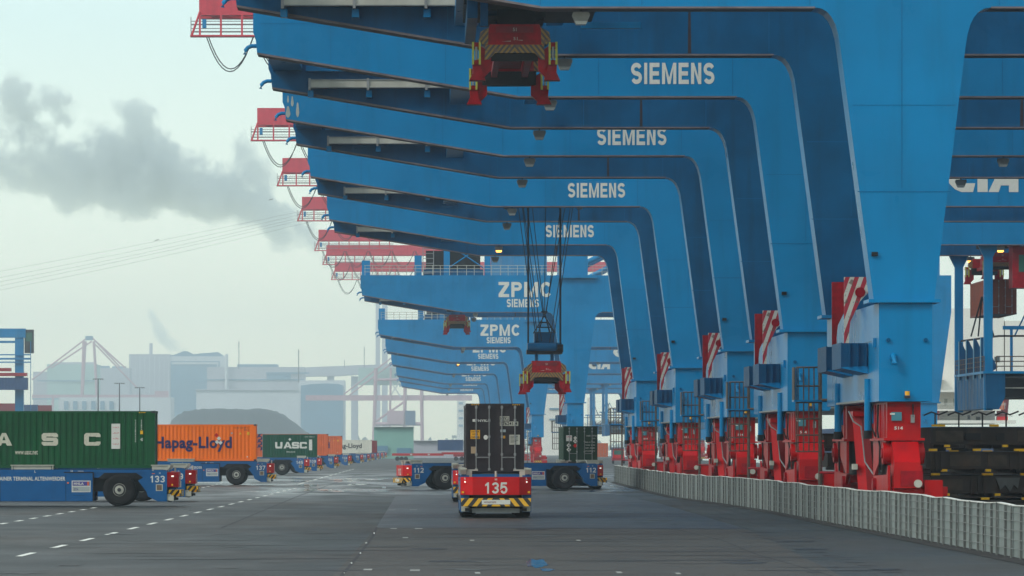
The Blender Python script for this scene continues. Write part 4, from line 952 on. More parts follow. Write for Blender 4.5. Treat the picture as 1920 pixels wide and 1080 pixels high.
cont_on(a, 6.76-.8-6.1, 12.19, 2.90, 'orange2', 'orange container just right of the teal one, on carrier 56', None)
a = side_agv(652, 12.0, '134', 'blue and red carrier 134 carrying a plain orange end')
cont_on(a, 6.76-.9-6.1, 12.19, 2.90, 'orange2', 'orange container with end of a dark name, left of the white one', hapag('navy'))
a = side_agv(675, 10.5, '55', 'small blue carrier 55 in front of the white container')
XR = (697-VX)/9.6-6.1
make_container((XR, F/9.6+1.22, DECK), 0, 12.19, 2.59, 'cwhite', 'white container with grey name in the far left row', text=hapag('dgrey'))
make_container(((707-VX)/9.0-6.1, F/9.0+1.22, DECK), 0, 12.19, 2.59, 'maroon', 'dark red container behind the white one at the row end')
fars = ['first small carrier right of number 55, under the white container', 'second small carrier right of number 55', 'third small far carrier right of number 55, below the dark red container', 'tiny far carrier, second from the end of the row', 'tiniest far carrier at the very end of the left row']
for i, (px, s) in enumerate(((688, 9.6), (696, 9.0), (706, 8.1), (714, 7.5), (721, 7.0))):
    side_agv(px, s, str(60+i*7), fars[i])
# number 135 coming towards us with the charcoal container
X135 = (930-VX)/44.6
make_agv((X135, F/44.6+7.4, 0), R(90), '135', 'carrier 135 facing the camera with red front, hauling the charcoal container')
make_container((X135-.02, F/44.6+7.4, DECK), R(90), 12.19, 2.90, 'nyk', 'charcoal container with doors towards us on carrier 135', text=nyk)
make_agv((1.33+1.5, F/34.6+7.4, 0), R(90), '141', 'carrier right behind 135, only its left edge showing')
# crossing carrier and the one with the green container
make_agv(((940-VX)*335/F, 341, 0), R(180+13), '112', 'dark blue carrier turning across the lane behind 135, red nose to the left')
make_agv(((1087-VX)/25.7, F/26.1+7.2, 0), R(90), '118', 'carrier under the dark green container beside the fence end')
make_container(((1087-VX)/25.9, F/26.1+7.2, DECK), R(90), 12.19, 2.59, 'dgreen', 'dark green container with hazard diamonds on its doors', text=green_door)
# brown box hanging from crane 5, over the ship side
zc = CH+(VY-594)/22.3
make_container((47.3, 402, zc), R(90), 12.19, 2.9, 'brown', 'rust brown container hoisted high at the right edge')
make_spreader((47.3, 402, zc+2.9+2.15), 'brownish spreader holding the hoisted brown container', ZB+1-(zc+5.05))

# ================================================================ FENCE
def fence():
    root = empty('fence', (15.7, 270, 0), 'pale grey waist-high panel fence with dark posts along the crane rail', 'fence')
    org = (15.7, 270, 0); H = 1.42
    path = [(15.35, 100), (15.6, 126), (15.7, 160), (15.72, 190), (15.9, 220), (15.5, 250), (14.75, 285), (14.85, 305), (15.3, 345), (15.75, 385), (16.1, 415), (17.2, 425), (19.5, 430)]
    pts = []; i = 0
    dist = [0]
    for k in range(1, len(path)): dist.append(dist[-1]+math.hypot(path[k][0]-path[k-1][0], path[k][1]-path[k-1][1]))
    def at(d):
        for k in range(1, len(path)):
            if d <= dist[k] or k == len(path)-1:
                f = (d-dist[k-1])/(dist[k]-dist[k-1]); return (path[k-1][0]+(path[k][0]-path[k-1][0])*f, path[k-1][1]+(path[k][1]-path[k-1][1])*f)
    r = random.Random(5); n = 95; step = dist[-1]/n
    P_ = [(at(i*step)[0]+r.uniform(-.03, .03), at(i*step)[1], H+r.uniform(-.03, .03)) for i in range(n+1)]
    pn = MB(org); wi = MB(org); tp = MB(org)
    for i in range(n):
        (xa, ya, ha), (xb, yb, hb) = P_[i], P_[i+1]
        for q in range(4):   # slightly bowed panels
            f0, f1 = q/4, (q+1)/4; b0 = .02*math.sin(f0*math.pi); b1 = .02*math.sin(f1*math.pi)
            x0 = xa+(xb-xa)*f0+b0; x1 = xa+(xb-xa)*f1+b1; y0 = ya+(yb-ya)*f0; y1 = ya+(yb-ya)*f1; h0 = ha+(hb-ha)*f0; h1 = ha+(hb-ha)*f1
            pn.raw([(x0, y0+.02, .05), (x1, y1+.02, .05), (x1, y1+.02, h1), (x0, y0+.02, h0), (x0+.04, y0+.02, .05), (x1+.04, y1+.02, .05), (x1+.04, y1+.02, h1), (x0+.04, y0+.02, h0)], [(0, 3, 2, 1), (4, 5, 6, 7), (3, 7, 6, 2), (0, 1, 5, 4)], 'gondola')
            tp.raw([(x0-.05, y0, h0+.001), (x1-.05, y1, h1+.001), (x1-.05, y1, h1+.03), (x0-.05, y0, h0+.03), (x0+.08, y0, h0+.001), (x1+.08, y1, h1+.001), (x1+.08, y1, h1+.03), (x0+.08, y0, h0+.03)], [(0, 3, 2, 1), (4, 5, 6, 7), (3, 7, 6, 2), (0, 1, 5, 4)], 'white')
        xm, ym = (xa+xb)/2, (ya+yb)/2; wi.box(xm-.045, xm+.015, ym-.06, ym+.06, .02, (ha+hb)/2, 'fpost')
        for z in (.27, .52, .77, 1.02, 1.24):
            z0 = z+r.uniform(-.012, .012); wi.tube([(xa-.06, ya, z0), (xb-.06, yb, z+r.uniform(-.012, .012))], .010, 'wire', 4)
        po = MB(org); po.box(xa-.075, xa-.03, ya-.07, ya+.07, 0, ha+.02, 'fpost'); po.build('post', root)
    pn.build('panels', root); wi.build('wires', root); tp.build('top_rail', root)
    kb = MB(org)
    for i in range(n):
        (xa, ya, ha), (xb, yb, hb) = P_[i], P_[i+1]
        kb.raw([(xa-.55, ya, .012), (xb-.55, yb, .012), (xb+.3, yb, .04), (xa+.3, ya, .04)], [(0, 3, 2, 1)], mat('dirt_strip', (.030, .028, .027), .8, var=.4))
    kb.build('dirt_verge', kind='structure').parent = None
fence()
# ================================================================ HATCH COVERS
HG = 'dark brown hatch covers stacked on the quay'
hl = {(0, 0): 'bottom', (0, 1): 'second from bottom', (0, 2): 'third', (0, 3): 'top'}
def hatch(X, Y, Z, W, D, lab, k, wires=False):
    root = empty('hatch_cover', (X+W/2, Y+D/2, Z), lab, 'hatch cover', HG); org = (X+W/2, Y+D/2, Z); r = random.Random(k)
    b = MB(org); b.box(X, X+W, Y, Y+D, Z+.16, Z+.80, 'hatch'); b.box(X-.05, X+W, Y-.08, Y+D, Z+.80, Z+.86, 'hatch')
    b.box(X-.03, X+W, Y-.05, Y-.001, Z+.16, Z+.22, 'hatch')
    xx = X+.2
    while xx < X+W-1:
        kind = r.choice('rppbgr'); ww = r.uniform(.5, 1.5)
        if kind == 'r':
            for q in range(3): b.box(xx+q*ww/3, xx+q*ww/3+.05, Y-.10, Y-.001, Z+.1, Z+.79, 'hatch')
        elif kind == 'p': b.box(xx, xx+ww, Y-.04, Y-.002, Z+.28, Z+.72, mat('hatch_plate', (.045, .032, .024), .6, streak=.8, dirt=(.08, .035, .015), var=.4, scale=3))
        elif kind == 'b': b.prism([(xx, Z+.79), (xx+ww, Z+.79), (xx+ww*.92, Z+.35), (xx+ww*.75, Z+.5), (xx+ww*.6, Z+.22), (xx+ww*.4, Z+.5), (xx+ww*.2, Z+.3)], 'y', Y-.12, Y-.06, mat('bare_steel', (.085, .085, .085), .6, var=.4))
        else: b.box(xx, xx+ww*.6, Y-.14, Y-.001, Z+.35, Z+.62, 'black')
        xx += ww+r.uniform(.05, .4)
    bo = b.build('panel', root)
    c = MB(org)
    for q in range(int(W/1.7)):
        xx = X+.3+q*1.7+r.uniform(-.3, .5); c.box(xx, xx+r.uniform(.25, .6), Y-.14, Y+.2, Z+.881, Z+.97, 'yellow'); c.box(xx+.5, xx+.72, Y-.1, Y+.2, Z+.06, Z+.155, 'yellow')
        c.box(xx+.1, xx+.5, Y+.3, Y+D-.3, Z, Z+.159, 'black')
    c.build('locating_cones', root)
    if wires:
        wv = MB(org); px = None
        for q in range(13):
            xx = X+.2+q*.95; wv.tube([(xx, Y+.3, Z+.88), (xx, Y+.3, Z+1.42)], .035, 'dgrey', 5)
            wv.tube([(xx-.45, Y+.3, Z+1.34), (xx-.15, Y+.3, Z+1.47), (xx+.15, Y+.3, Z+1.36), (xx+.5, Y+.3, Z+1.50)], .035, 'dgrey', 5)
        wv.build('handrail', root)
for i in range(4):
    hatch(19.9+(i % 2)*.25, 192+.4*(i % 2), .0+i*.975, 11.5, 10, ('bottom', 'second lowest', 'second from top', 'topmost')[i]+' hatch cover of the near stack right of the nearest crane leg', i, i == 3)
for i in range(4):
    hatch(19.3-.2*(i % 2), 232, .0+i*.93, 11.5, 9, ('bottom', 'second lowest', 'second from top', 'topmost')[i]+' hatch cover of the stack seen between first and second crane legs', 10+i)
lr = MB((27.5, 186, 0)); 
lr.box(23.6, 27.5, 186, 187.4, 0.02, 1.55, 'dgrey')
for q in range(9): lr.box(23.7+q*.42, 23.8+q*.42, 185.93, 185.99, .1, 1.7+.15*(q % 3), 'black' if q % 3 else 'maroon')
lr.build('steel_rack', label='dark steel lashing rack with upright rods by the fence', category='rack')

# ================================================================ SHIP
sx0 = 1742; YS = 760
def SX(px): return (px-VX)*YS/F
def SZ(py): return CH+(VY-py)*YS/F
sh = empty('container_ship', (SX(1830), YS+10, -3), 'white ship superstructure moored beyond the quay at right', 'ship')
org = (SX(1830), YS+10, -3)
h = MB(org); h.prism([(SX(1660), -2.9), (SX(2300), -2.9), (SX(2300), SZ(800)), (SX(1640), SZ(800))], 'y', YS+1, YS+140, 'cblue'); h.build('hull', sh)
s = MB(org); s.box(SX(1700), SX(1888), YS+4, YS+22, SZ(733)+.02, SZ(577), 'shipwhite'); s.box(SX(1700), SX(1874), YS+6, YS+22, SZ(795), SZ(735), 'shipwhite')
s.box(SX(1700), SX(1878), YS+1, YS+5.9, SZ(770)-.02, SZ(767), 'shipwhite'); s.box(SX(1700), SX(1871), YS+1, YS+3.99, SZ(735), SZ(731), 'shipwhite'); s.box(SX(1890), SX(1930), YS+4, YS+20, SZ(700), SZ(600), 'shipwhite')
s.box(SX(1700), SX(1905), YS-.2, YS+4, SZ(794), SZ(788), 'shipwhite'); s.box(SX(1700), SX(1775), YS+1, YS+4, SZ(713), SZ(709), 'shipwhite')
for px in (1800, 1812, 1828, 1843, 1863): s.box(SX(px), SX(px)+.15, YS+1.2, YS+1.35, SZ(767), SZ(735), 'shipwhite')
so_ = s.build('superstructure', sh)
for (x0, x1, y0, y1, m) in ((1761, 1771, 709, 690, 'shipglass'), (1822, 1827, 778, 786, 'shipglass'), (1838, 1846, 781, 790, 'shipglass'), (1855, 1862, 690, 700, 'shipglass'), (1870, 1880, 668, 678, 'shipglass'), (1778, 1784, 747, 760, 'cream'), (1812, 1818, 749, 757, 'shipglass'), (1823, 1831, 747, 758, 'shipglass'), (1850, 1858, 750, 762, 'cream'), (1862, 1866, 750, 756, 'shipglass'), (1795, 1801, 747, 760, 'cream')):
    q = MB(org); yy = YS+3.9 if y0 < 733 else YS+5.9; q.box(SX(x0), SX(x1), yy, yy+.08, SZ(max(y0, y1)), SZ(min(y0, y1)), m); q.build('window' if m == 'shipglass' else 'door', sh)
q = MB(org)
for i in range(28): q.tube([(SX(1745+i*5.2), YS+1, SZ(767)), (SX(1745+i*5.2), YS+1, SZ(756))], .035, 'white', 4)
for z in (759, 756): q.tube([(SX(1745), YS+1, SZ(z)), (SX(1888), YS+1, SZ(z))], .035, 'white', 4)
for z in (780, 776): q.tube([(SX(1745), YS, SZ(z)), (SX(1900), YS, SZ(z))], .035, 'grey', 4)
q.build('deck_railing', sh)
q = MB(org); q.tube([(SX(1760), YS+8, SZ(577)), (SX(1760), YS+8, SZ(560))], 1.6, 'shipwhite', 12); q.cyl((SX(1760), YS+8, SZ(554)), 'z', 1.0, 1.3, 'palegrey', 16); q.cyl((SX(1760), YS+8, SZ(547)), 'z', .8, .7, 'palegrey', 16)
q.tube([(SX(1752), YS+8, SZ(560)), (SX(1752), YS+8, SZ(500))], .12, 'grey', 5); q.tube([(SX(1748), YS+8, SZ(533)), (SX(1768), YS+8, SZ(533))], .08, 'grey', 4); q.tube([(SX(1765), YS+8, SZ(533)), (SX(1771), YS+8, SZ(545)), (SX(1764), YS+8, SZ(556))], .2, 'white', 5)
q.tube([(SX(1787), YS+8, SZ(577)), (SX(1787), YS+8, SZ(563))], .06, 'grey', 4); q.build('mast', sh)
q = MB(org); q.tube([(SX(1876), YS+2, SZ(768)), (SX(1876), YS+2, SZ(752))], .8, 'orange2', 10); q.box(SX(1872), SX(1892), YS+1.5, YS+3, SZ(790), SZ(781), 'agvred'); q.tube([(SX(1882), YS+3, SZ(790)), (SX(1886), YS+3, SZ(745))], .9, 'maroon', 8); q.build('lifeboat', sh)
# deckhand in a red jacket
def person(loc, label):
    me = bpy.data.meshes.new('person'); 
    V = [(0,0,.95),(0,0,1.2),(0,0,1.42),(0,0,1.55),(0,-.02,1.68),(.1,0,.9),(.12,-.03,.48),(.12,0,.06),(.12,-.16,.04),(-.1,0,.9),(-.13,.05,.48),(-.14,.1,.06),(-.14,-.06,.04),(.2,0,1.4),(.26,-.05,1.12),(.22,-.22,.98),(-.2,0,1.4),(-.27,.0,1.12),(-.26,-.12,.88)]
    E = [(0,1),(1,2),(2,3),(3,4),(0,5),(5,6),(6,7),(7,8),(0,9),(9,10),(10,11),(11,12),(2,13),(13,14),(14,15),(2,16),(16,17),(17,18)]
    Rr = [.16,.15,.16,.06,.11,.1,.07,.05,.04,.1,.07,.05,.04,.07,.05,.035,.07,.05,.035]
    me.from_pydata(V, E, []); o = bpy.data.objects.new('person', me); C.objects.link(o); o.location = loc
    md = o.modifiers.new('s', 'SKIN'); sv = me.skin_vertices[0].data
    for i, r_ in enumerate(Rr): sv[i].radius = (r_, r_*.8)
    sv[0].use_root = True; o.modifiers.new('u', 'SUBSURF').levels = 1
    me.materials.append(M['cloth']); o['label'] = label; o['category'] = 'person'
person((SX(1761), YS+2.5, SZ(794)+.62), 'person in red jacket standing on the white ship deck')

# ================================================================ BACKGROUND
def thing(mb, name, label, cat, **k): return mb.build(name, label=label, category=cat, **k)
def bbox(b, x0, x1, y0, y1, Y, D, m):   # picture rectangle at distance Y
    b.box((x0-VX)*Y/F, (x1-VX)*Y/F, Y, Y+D, CH+(VY-y1)*Y/F, CH+(VY-y0)*Y/F, m)
def bld(x0, x1, ytop, Y, D, m, name, label, extra=None):
    cx = ((x0+x1)/2-VX)*Y/F; org = (cx, Y+D/2, 0); root = empty(name, org, label, 'building')
    b = MB(org); b.box((x0-VX)*Y/F, (x1-VX)*Y/F, Y, Y+D, 0, CH+(VY-ytop)*Y/F, m); b.build('walls', root)
    for nm, fn in (extra or []):
        q = MB(org); fn(q); q.build(nm, root)
    return root
Yb = 5184.0
def roof1(q):
    pts = [(318, 668), (335, 662), (345, 658), (352, 659), (362, 664), (395, 661), (408, 660), (420, 668)]
    q.prism([P(x, y, 0)[:1]+(0,) for x, y in ()] or [((x-VX)*Yb/F, CH+(VY-y)*Yb/F) for x, y in pts], 'y', Yb+1, Yb+55, 'bldgd')
bld(242, 319, 664, Yb, 60, 'bldg', 'power_station', 'big grey power station block with a stub chimney on its left end', [
    ('chimney', lambda q: q.tube([((281-VX)*Yb/F, Yb+20, 96), ((281-VX)*Yb/F, Yb+20, CH+(VY-643)*Yb/F)], 1.9, 'bldg', 10)),
    ('ribs', lambda q: [q.box((x-VX)*Yb/F, (x-VX)*Yb/F+.6, Yb-.4, Yb-.02, 0, 53*1.92, 'bldg2') for x in range(244, 319, 9)])])
bld(319, 422, 668, Yb+.5, 58, 'bldg2', 'turbine_hall', 'pale hall with a huge dark blue doorway and humped roof', [
    ('doorway', lambda q: bbox(q, 320, 412, 677, 845, Yb, .4, 'bldgd')), ('roof', roof1),
    ('lintel', lambda q: [bbox(q, 322, 410, 679, 683, Yb-.4, .3, 'bldg2'), bbox(q, 407, 409, 683, 845, Yb-.4, .3, 'bldg2')])])
bld(388, 571, 688, 4800.0, 50, 'bldg', 'boiler_house', 'long grey block with a flat roof right of the turbine hall', [
    ('chimney', lambda q: q.tube([((425-VX)*4800.0/F, 4796.2, 20), ((425-VX)*4800.0/F, 4796.2, CH+(VY-664)*4800.0/F)], 1.7, 'bldg2', 8)),
    ('band', lambda q: bbox(q, 388, 571, 711, 713, 4798.8, .5, 'bldgd')), ('roof', lambda q: bbox(q, 445, 520, 683, 687.8, 4803.8, 40, 'bldgd')),
    ('opening', lambda q: [bbox(q, 499, 580, 698, 701, 4798.1, .8, 'bldgd'), bbox(q, 500, 545, 701, 711, 4798.5, .6, 'bldgd')])])
bld(368, 560, 732, 4416.0, 50, 'bldg2', 'storage_shed', 'low pale shed in front of the long grey block', [('roof', lambda q: bbox(q, 366, 562, 730, 731.9, 4414.1, 52, 'bldg'))])
bld(560, 646, 713, 4224.0, 60, 'bldg2', 'conveyor_hall', 'pale hall with a dark arched doorway above the coal heap edge', [
    ('doorway', lambda q: q.prism([((x-VX)*4222.1/F, CH+(VY-y)*4222.1/F) for x, y in ((564, 845), (564, 723), (585, 720), (610, 719), (635, 720), (643, 723), (643, 845))], 'y', 4222.1, 4223.6, 'bldgd'))])
bld(88, 182, 683, 4704.0, 50, 'bldgt', 'silo_block', 'pale green windowless block behind the old red crane', [('roof', lambda q: bbox(q, 100, 175, 679, 682.9, 4713.6, 30, 'bldg')), ('band', lambda q: bbox(q, 70, 182, 713, 715, 4702.1, .6, 'bldgd'))])
bld(62, 88, 697, 4707.8, 40, 'bldg', 'annex_block', 'lower grey annex left of the pale green block')
bld(185, 243, 690, 5088.0, 40, 'bldg', 'plant_annex', 'hazy grey annex between green block and power station', [('roof_plant', lambda q: [bbox(q, 186, 205, 686, 689.9, 5097.6, 10, 'bldgd'), bbox(q, 210, 236, 687, 689.9, 5097.6, 10, 'bldgd')])])
bld(110, 320, 745, 4032.0, 60, 'bldg2', 'quay_shed', 'long pale shed low behind the lamp posts', [('doors', lambda q: [bbox(q, x, x+8, 752, 768, 4030.8, .5, 'bldgd') for x in range(120, 215, 17)])])
bld(597, 702, 860, 1500, 30, 'bldg', 'low_wall', 'low grey wall at the foot of the far cranes')
bld(701, 775, 801, 1330, 30, 'teal', 'teal_warehouse', 'pale teal warehouse with dark doors at the row end', [
    ('door', lambda q: [bbox(q, 703, 727, 836, 850, 1329.4, .5, 'bldgd'), bbox(q, 744, 771, 840, 850, 1329.4, .5, 'bldgd')]), ('roof', lambda q: bbox(q, 700, 776, 799.5, 800.9, 1329, 32, 'bldg2'))])
bld(775, 872, 827, 1420, 40, 'bldg', 'blue_grey_shed', 'long low blue grey shed left of carrier 135', [('roof', lambda q: bbox(q, 774, 873, 825.5, 826.9, 1419, 42, 'bldg2'))])
bld(857, 873, 702, 4416.0, 20, 'shipwhite', 'white_silo_tower', 'slim white tower block just left of the charcoal container', [('windows', lambda q: [bbox(q, 860, 868, y, y+4, 4414.8, .5, 'bldgd') for y in range(712, 800, 14)])])
bld(1018, 1056, 738, 1900, 20, 'shipwhite', 'white_deckhouse', 'white blocky deckhouse seen under the lowered spreader', [('windows', lambda q: [bbox(q, 1030, 1048, y, y+3, 1899.4, .5, 'bldgd') for y in (765, 785)])])
bld(1104, 1117, 745, 1900, 20, 'shipwhite', 'white_bridge_block', 'small white block right of the first far crane leg')
# coal heap
ch = MB(); Yh = 3300; nx = 60; prof = [(320, 792), (330, 780), (345, 771), (365, 768), (395, 766.5), (430, 766), (460, 767), (490, 765.8), (515, 770), (535, 780), (555, 795), (578, 812), (600, 832), (620, 846)]
def hz(px):
    if px <= 300: return 0
    for k in range(len(prof)-1):
        if prof[k][0] <= px <= prof[k+1][0]:
            f_ = (px-prof[k][0])/(prof[k+1][0]-prof[k][0]); return CH+(VY-(prof[k][1]+(prof[k+1][1]-prof[k][1])*f_))*Yh/F
    if px < 320: return 18*(px-300)/20
    return 0
vs = []; fs = []; ny = 12
for j in range(ny+1):
    for i in range(nx+1):
        px = 296+i*(622-296)/nx; f_ = math.sin(math.pi*j/ny)**.8; z = hz(px)*f_
        vs.append(((px-VX)*Yh/F, Yh-60+120*j/ny, max(0.01, z+(rnd.uniform(-.5, .5) if z > 1 else 0))))
for j in range(ny):
    for i in range(nx): fs.append((j*(nx+1)+i, j*(nx+1)+i+1, (j+1)*(nx+1)+i+1, (j+1)*(nx+1)+i))
ch.raw(vs, fs, 'coal', True); thing(ch, 'coal_heap', 'broad dark rounded coal heap behind the orange container', 'coal heap')
# old red crane with A frame
def tub(b, pts, Y, r, m, n=6): b.tube([P(x, y, Y+(dy if True else 0)) for (x, y, dy) in pts], r, m, n)
Yo = 4512.0
oc = empty('old_harbour_crane', ((165-VX)*Yo/F, Yo, 0), 'hazy old red gantry crane with pointed mast and stays at left', 'crane'); org = tuple(oc.location)
for (a, b_) in (((157, 640), (150, 850)), ((176, 640), (188, 850)), ((160, 640), (152, 790)), ((100, 740), (92, 850)), ((240, 740), (232, 850))):
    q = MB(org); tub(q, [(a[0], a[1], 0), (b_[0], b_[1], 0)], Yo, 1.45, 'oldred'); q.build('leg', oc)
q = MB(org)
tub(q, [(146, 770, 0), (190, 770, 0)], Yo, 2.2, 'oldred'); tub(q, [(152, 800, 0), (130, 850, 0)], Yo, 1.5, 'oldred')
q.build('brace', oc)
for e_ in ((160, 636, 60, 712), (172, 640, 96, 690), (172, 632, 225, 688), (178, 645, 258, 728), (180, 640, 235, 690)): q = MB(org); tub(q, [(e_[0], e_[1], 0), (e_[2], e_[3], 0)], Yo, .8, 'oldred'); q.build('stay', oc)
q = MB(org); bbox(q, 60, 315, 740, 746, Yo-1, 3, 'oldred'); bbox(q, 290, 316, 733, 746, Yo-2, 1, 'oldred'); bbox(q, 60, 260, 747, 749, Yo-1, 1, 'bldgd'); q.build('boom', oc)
q = MB(org); bbox(q, 160, 174, 630, 638, Yo-1, 3, 'bldgd'); q.build('mast_head', oc)
# second red crane
Yr = 3936.0
rc = empty('old_harbour_crane', ((745-VX)*Yr/F, Yr, 0), 'hazy red gantry crane with a long level boom beneath the far blue girders', 'crane'); org = tuple(rc.location)
q = MB(org); bbox(q, 573, 885, 741, 751, Yr, 3, 'oldred'); q.build('boom', rc)
for x0, x1 in ((705, 700), (760, 758), (790, 792), (733, 730)):
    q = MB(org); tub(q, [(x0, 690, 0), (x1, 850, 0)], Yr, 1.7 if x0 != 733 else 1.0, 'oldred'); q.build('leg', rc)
q = MB(org)
tub(q, [(700, 795, 0), (792, 795, 0)], Yr, 1.7, 'oldred'); tub(q, [(705, 790, 0), (760, 752, 0)], Yr, 1.0, 'oldred'); tub(q, [(700, 712, 0), (790, 712, 0)], Yr, 1.2, 'oldred')
q.build('brace', rc)
for e_ in ((645, 739, 748, 660), (655, 741, 752, 668)):
    q = MB(org); tub(q, [(e_[0], e_[1], 0), (e_[2], e_[3], 0)], Yr, .6, 'oldred'); q.build('stay', rc)
for e_ in ((730, 745, 752, 712), (752, 745, 730, 712)):
    q = MB(org); tub(q, [(e_[0], e_[1], 0), (e_[2], e_[3], 0)], Yr, .6, 'bldg2'); q.build('stay', rc)
q = MB(org); bbox(q, 672, 752, 690, 722, Yr+5, 8, 'bldgt'); bbox(q, 726, 757, 770, 795, Yr-3, 6, 'oldred'); bbox(q, 760, 779, 770, 797, Yr-3, 6, 'cblue'); q.build('machine_house', rc)
# bridge
br = empty('road_bridge', ((660-VX)*5568.0/F, 5568.0, 0), 'hazy high bridge deck on twin tall pale pylons', 'bridge'); org = tuple(br.location)
q = MB(org); q.prism([((x-VX)*5568.0/F, CH+(VY-y)*5568.0/F) for x, y in ((480, 694), (600, 688), (760, 682), (880, 684), (880, 697), (760, 696), (640, 705), (480, 708))], 'y', 5548.8, 5587.2, 'bldg'); q.build('deck', br)
for x0, x1, yt in ((704, 713, 566), (716, 727, 566)):
    q = MB(org); q.prism([((x0-VX)*5529.6/F, 0), ((x1-VX)*5529.6/F, 0), ((x1-.5-VX)*5529.6/F, CH+(VY-yt)*5529.6/F), ((x0+.5-VX)*5529.6/F, CH+(VY-yt)*5529.6/F)], 'y', 5521.9, 5537.3, 'bldg'); q.build('pylon', br)
for x in (500, 560, 620, 665):
    q = MB(org); q.box((x-VX)*5568.0/F-4, (x-VX)*5568.0/F+4, 5558.4, 5577.6, 0, 86, 'bldg'); q.build('pier', br)
# lamp posts
for i, (px, py, Yl, lb) in enumerate(((184, 711, 1500, 'leftmost and tallest of the three high mast lights'), (224, 719, 1560, 'middle one of the three high mast lights'), (262, 727, 1620, 'rightmost and shortest of the three high mast lights'))):
    x, _, z = P(px, py, Yl); root = empty('mast_light', (x, Yl, 0), lb, 'lamp post', 'high mast lights behind the green container'); org = (x, Yl, 0)
    q = MB(org); q.tube([(x, Yl, 0), (x, Yl, z)], [.28, .16], 'dgrey', 8); q.build('pole', root)
    q = MB(org); q.box(x-1.6, x+1.6, Yl-.3, Yl+.3, z, z+.18, 'dgrey')
    for d in (-1.5, -.8, .8, 1.5): q.box(x+d-.2, x+d+.2, Yl-.45, Yl+.3, z-.22, z-.01, 'grey')
    q.build('lamp_head', root)
for i, (px, py, Yl, lb) in enumerate(((448, 640, 4761.6, 'thin mast on the roof of the long grey block'), (560, 655, 4204.8, 'thin mast above the conveyor hall'), (646, 675, 5472.0, 'short lamp mast on the bridge deck'), (683, 650, 5472.0, 'tall lamp mast on the bridge deck'))):
    q = MB(); zb = CH+(VY-(688 if i != 1 else 713))*Yl/F-2; q.tube([P(px, py, Yl), ((px-VX)*Yl/F, Yl, zb)], .42, 'dgrey', 5); q.tube([((px-VX)*Yl/F-1, Yl, P(px, py, Yl)[2]-2), ((px-VX)*Yl/F+1, Yl, P(px, py, Yl)[2]-2)], .15, 'dgrey', 4); thing(q, 'mast', lb, 'mast', group='thin masts on far roofs and bridge')
# power lines
q = MB()
for (ya, yb, xb, sag) in ((548, 395, 640, 4), (532, 385, 640, 4), (556, 402, 640, 5), (520, 380, 640, 3), (540, 390, 640, 5)):
    pts = [P(-60+(xb+60)*k/10, ya+(yb-ya)*k/10+sag*math.sin(math.pi*k/10), 1700) for k in range(11)]; q.tube(pts, .03, 'dgrey', 4)
for px, py in ((294, 450), (508, 374)):
    q.tube([P(px-4, py+1, 1699.6), P(px+4, py-1, 1699.6)], .12, 'dgrey', 4)
thing(q, 'power_lines', 'thin power lines rising to the right across the pale sky', 'power line')
# blue transfer crane at the left edge
Yt = 1020
tc = empty('yard_crane', ((20-VX)*Yt/F, Yt, 0), 'blue yard gantry crane cut by the left picture edge', 'crane'); org = tuple(tc.location)
q = MB(org)
bbox(q, -160, 48, 616, 633, Yt, 2, 'blue'); bbox(q, -160, 42, 639, 643, Yt+.5, 1, 'blue'); q.build('main_girder', tc)
q = MB(org); bbox(q, 28, 44, 633.1, 850, Yt+.2, 1.6, 'blue'); q.build('leg', tc)
q = MB(org); bbox(q, -150, -135, 633.1, 850, Yt+.2, 1.6, 'blue'); q.build('leg', tc)
q = MB(org); bbox(q, 46, 62, 618, 662, Yt+.4, 2.5, 'dgrey'); bbox(q, 48, 60, 624, 640, Yt+.3, .08, 'glass'); q.build('cab', tc)
q = MB(org)
for y_ in (664, 671, 678): bbox(q, -160, 58, y_, y_+(2.2 if y_ != 671 else 3.4), Yt-.4, .3, 'blue')
bbox(q, 57, 58, 640, 840, Yt-.3, .3, 'blue'); q.build('cross_bars', tc)
q = MB(org); bbox(q, -160, 20, 690, 696, Yt-2, 2.4, 'sred'); bbox(q, -160, 50, 699, 705, Yt-2, 2.4, 'sred'); q.build('lifting_frame', tc)
make_container(((52-VX)*1018/F-6.1, 1018, CH+(VY-731)*1018/F), 0, 12.19, 2.6, 'cblue', 'blue container hanging in the yard crane at left edge')
YG = 'yard containers far behind the parked row'
for (x1, y1, h, m, Yy, L, lb) in ((35, 775, 2.6, 'maroon', 1250, 12.19, 'red yard container low under the yard crane'), (70, 772, 1.9, 'cblue', 1300, 6.06, 'dark blue yard container right of the red one'), (96, 772, 1.8, 'maroon', 1320, 6.06, 'small dark purple-red container right of the dark blue one'),
    (868, 845, 2.6, 'cblue', 1150, 6.06, 'dark blue container on the far trailer left of carrier 135'), (1140, 857, 2.9, 'orange2', 1000, 2.6, 'orange container end in the gap beside the fence'), (1170, 862, 2.6, 'cblue', 1010, 2.6, 'blue container end right of the small orange one')):
    L_ = max(L, 6.06); zb = CH+(VY-y1)*Yy/F
    rz = 0 if L > 3 else R(90)
    half = L_/2 if L > 3 else 1.22
    make_container(((x1-VX)*Yy/F-half, Yy+(1.3 if L > 3 else 3.1), max(zb, .02) if x1 < 200 else max(zb, .02)), rz, L_, h, m, lb, door=(L < 3), group=YG)
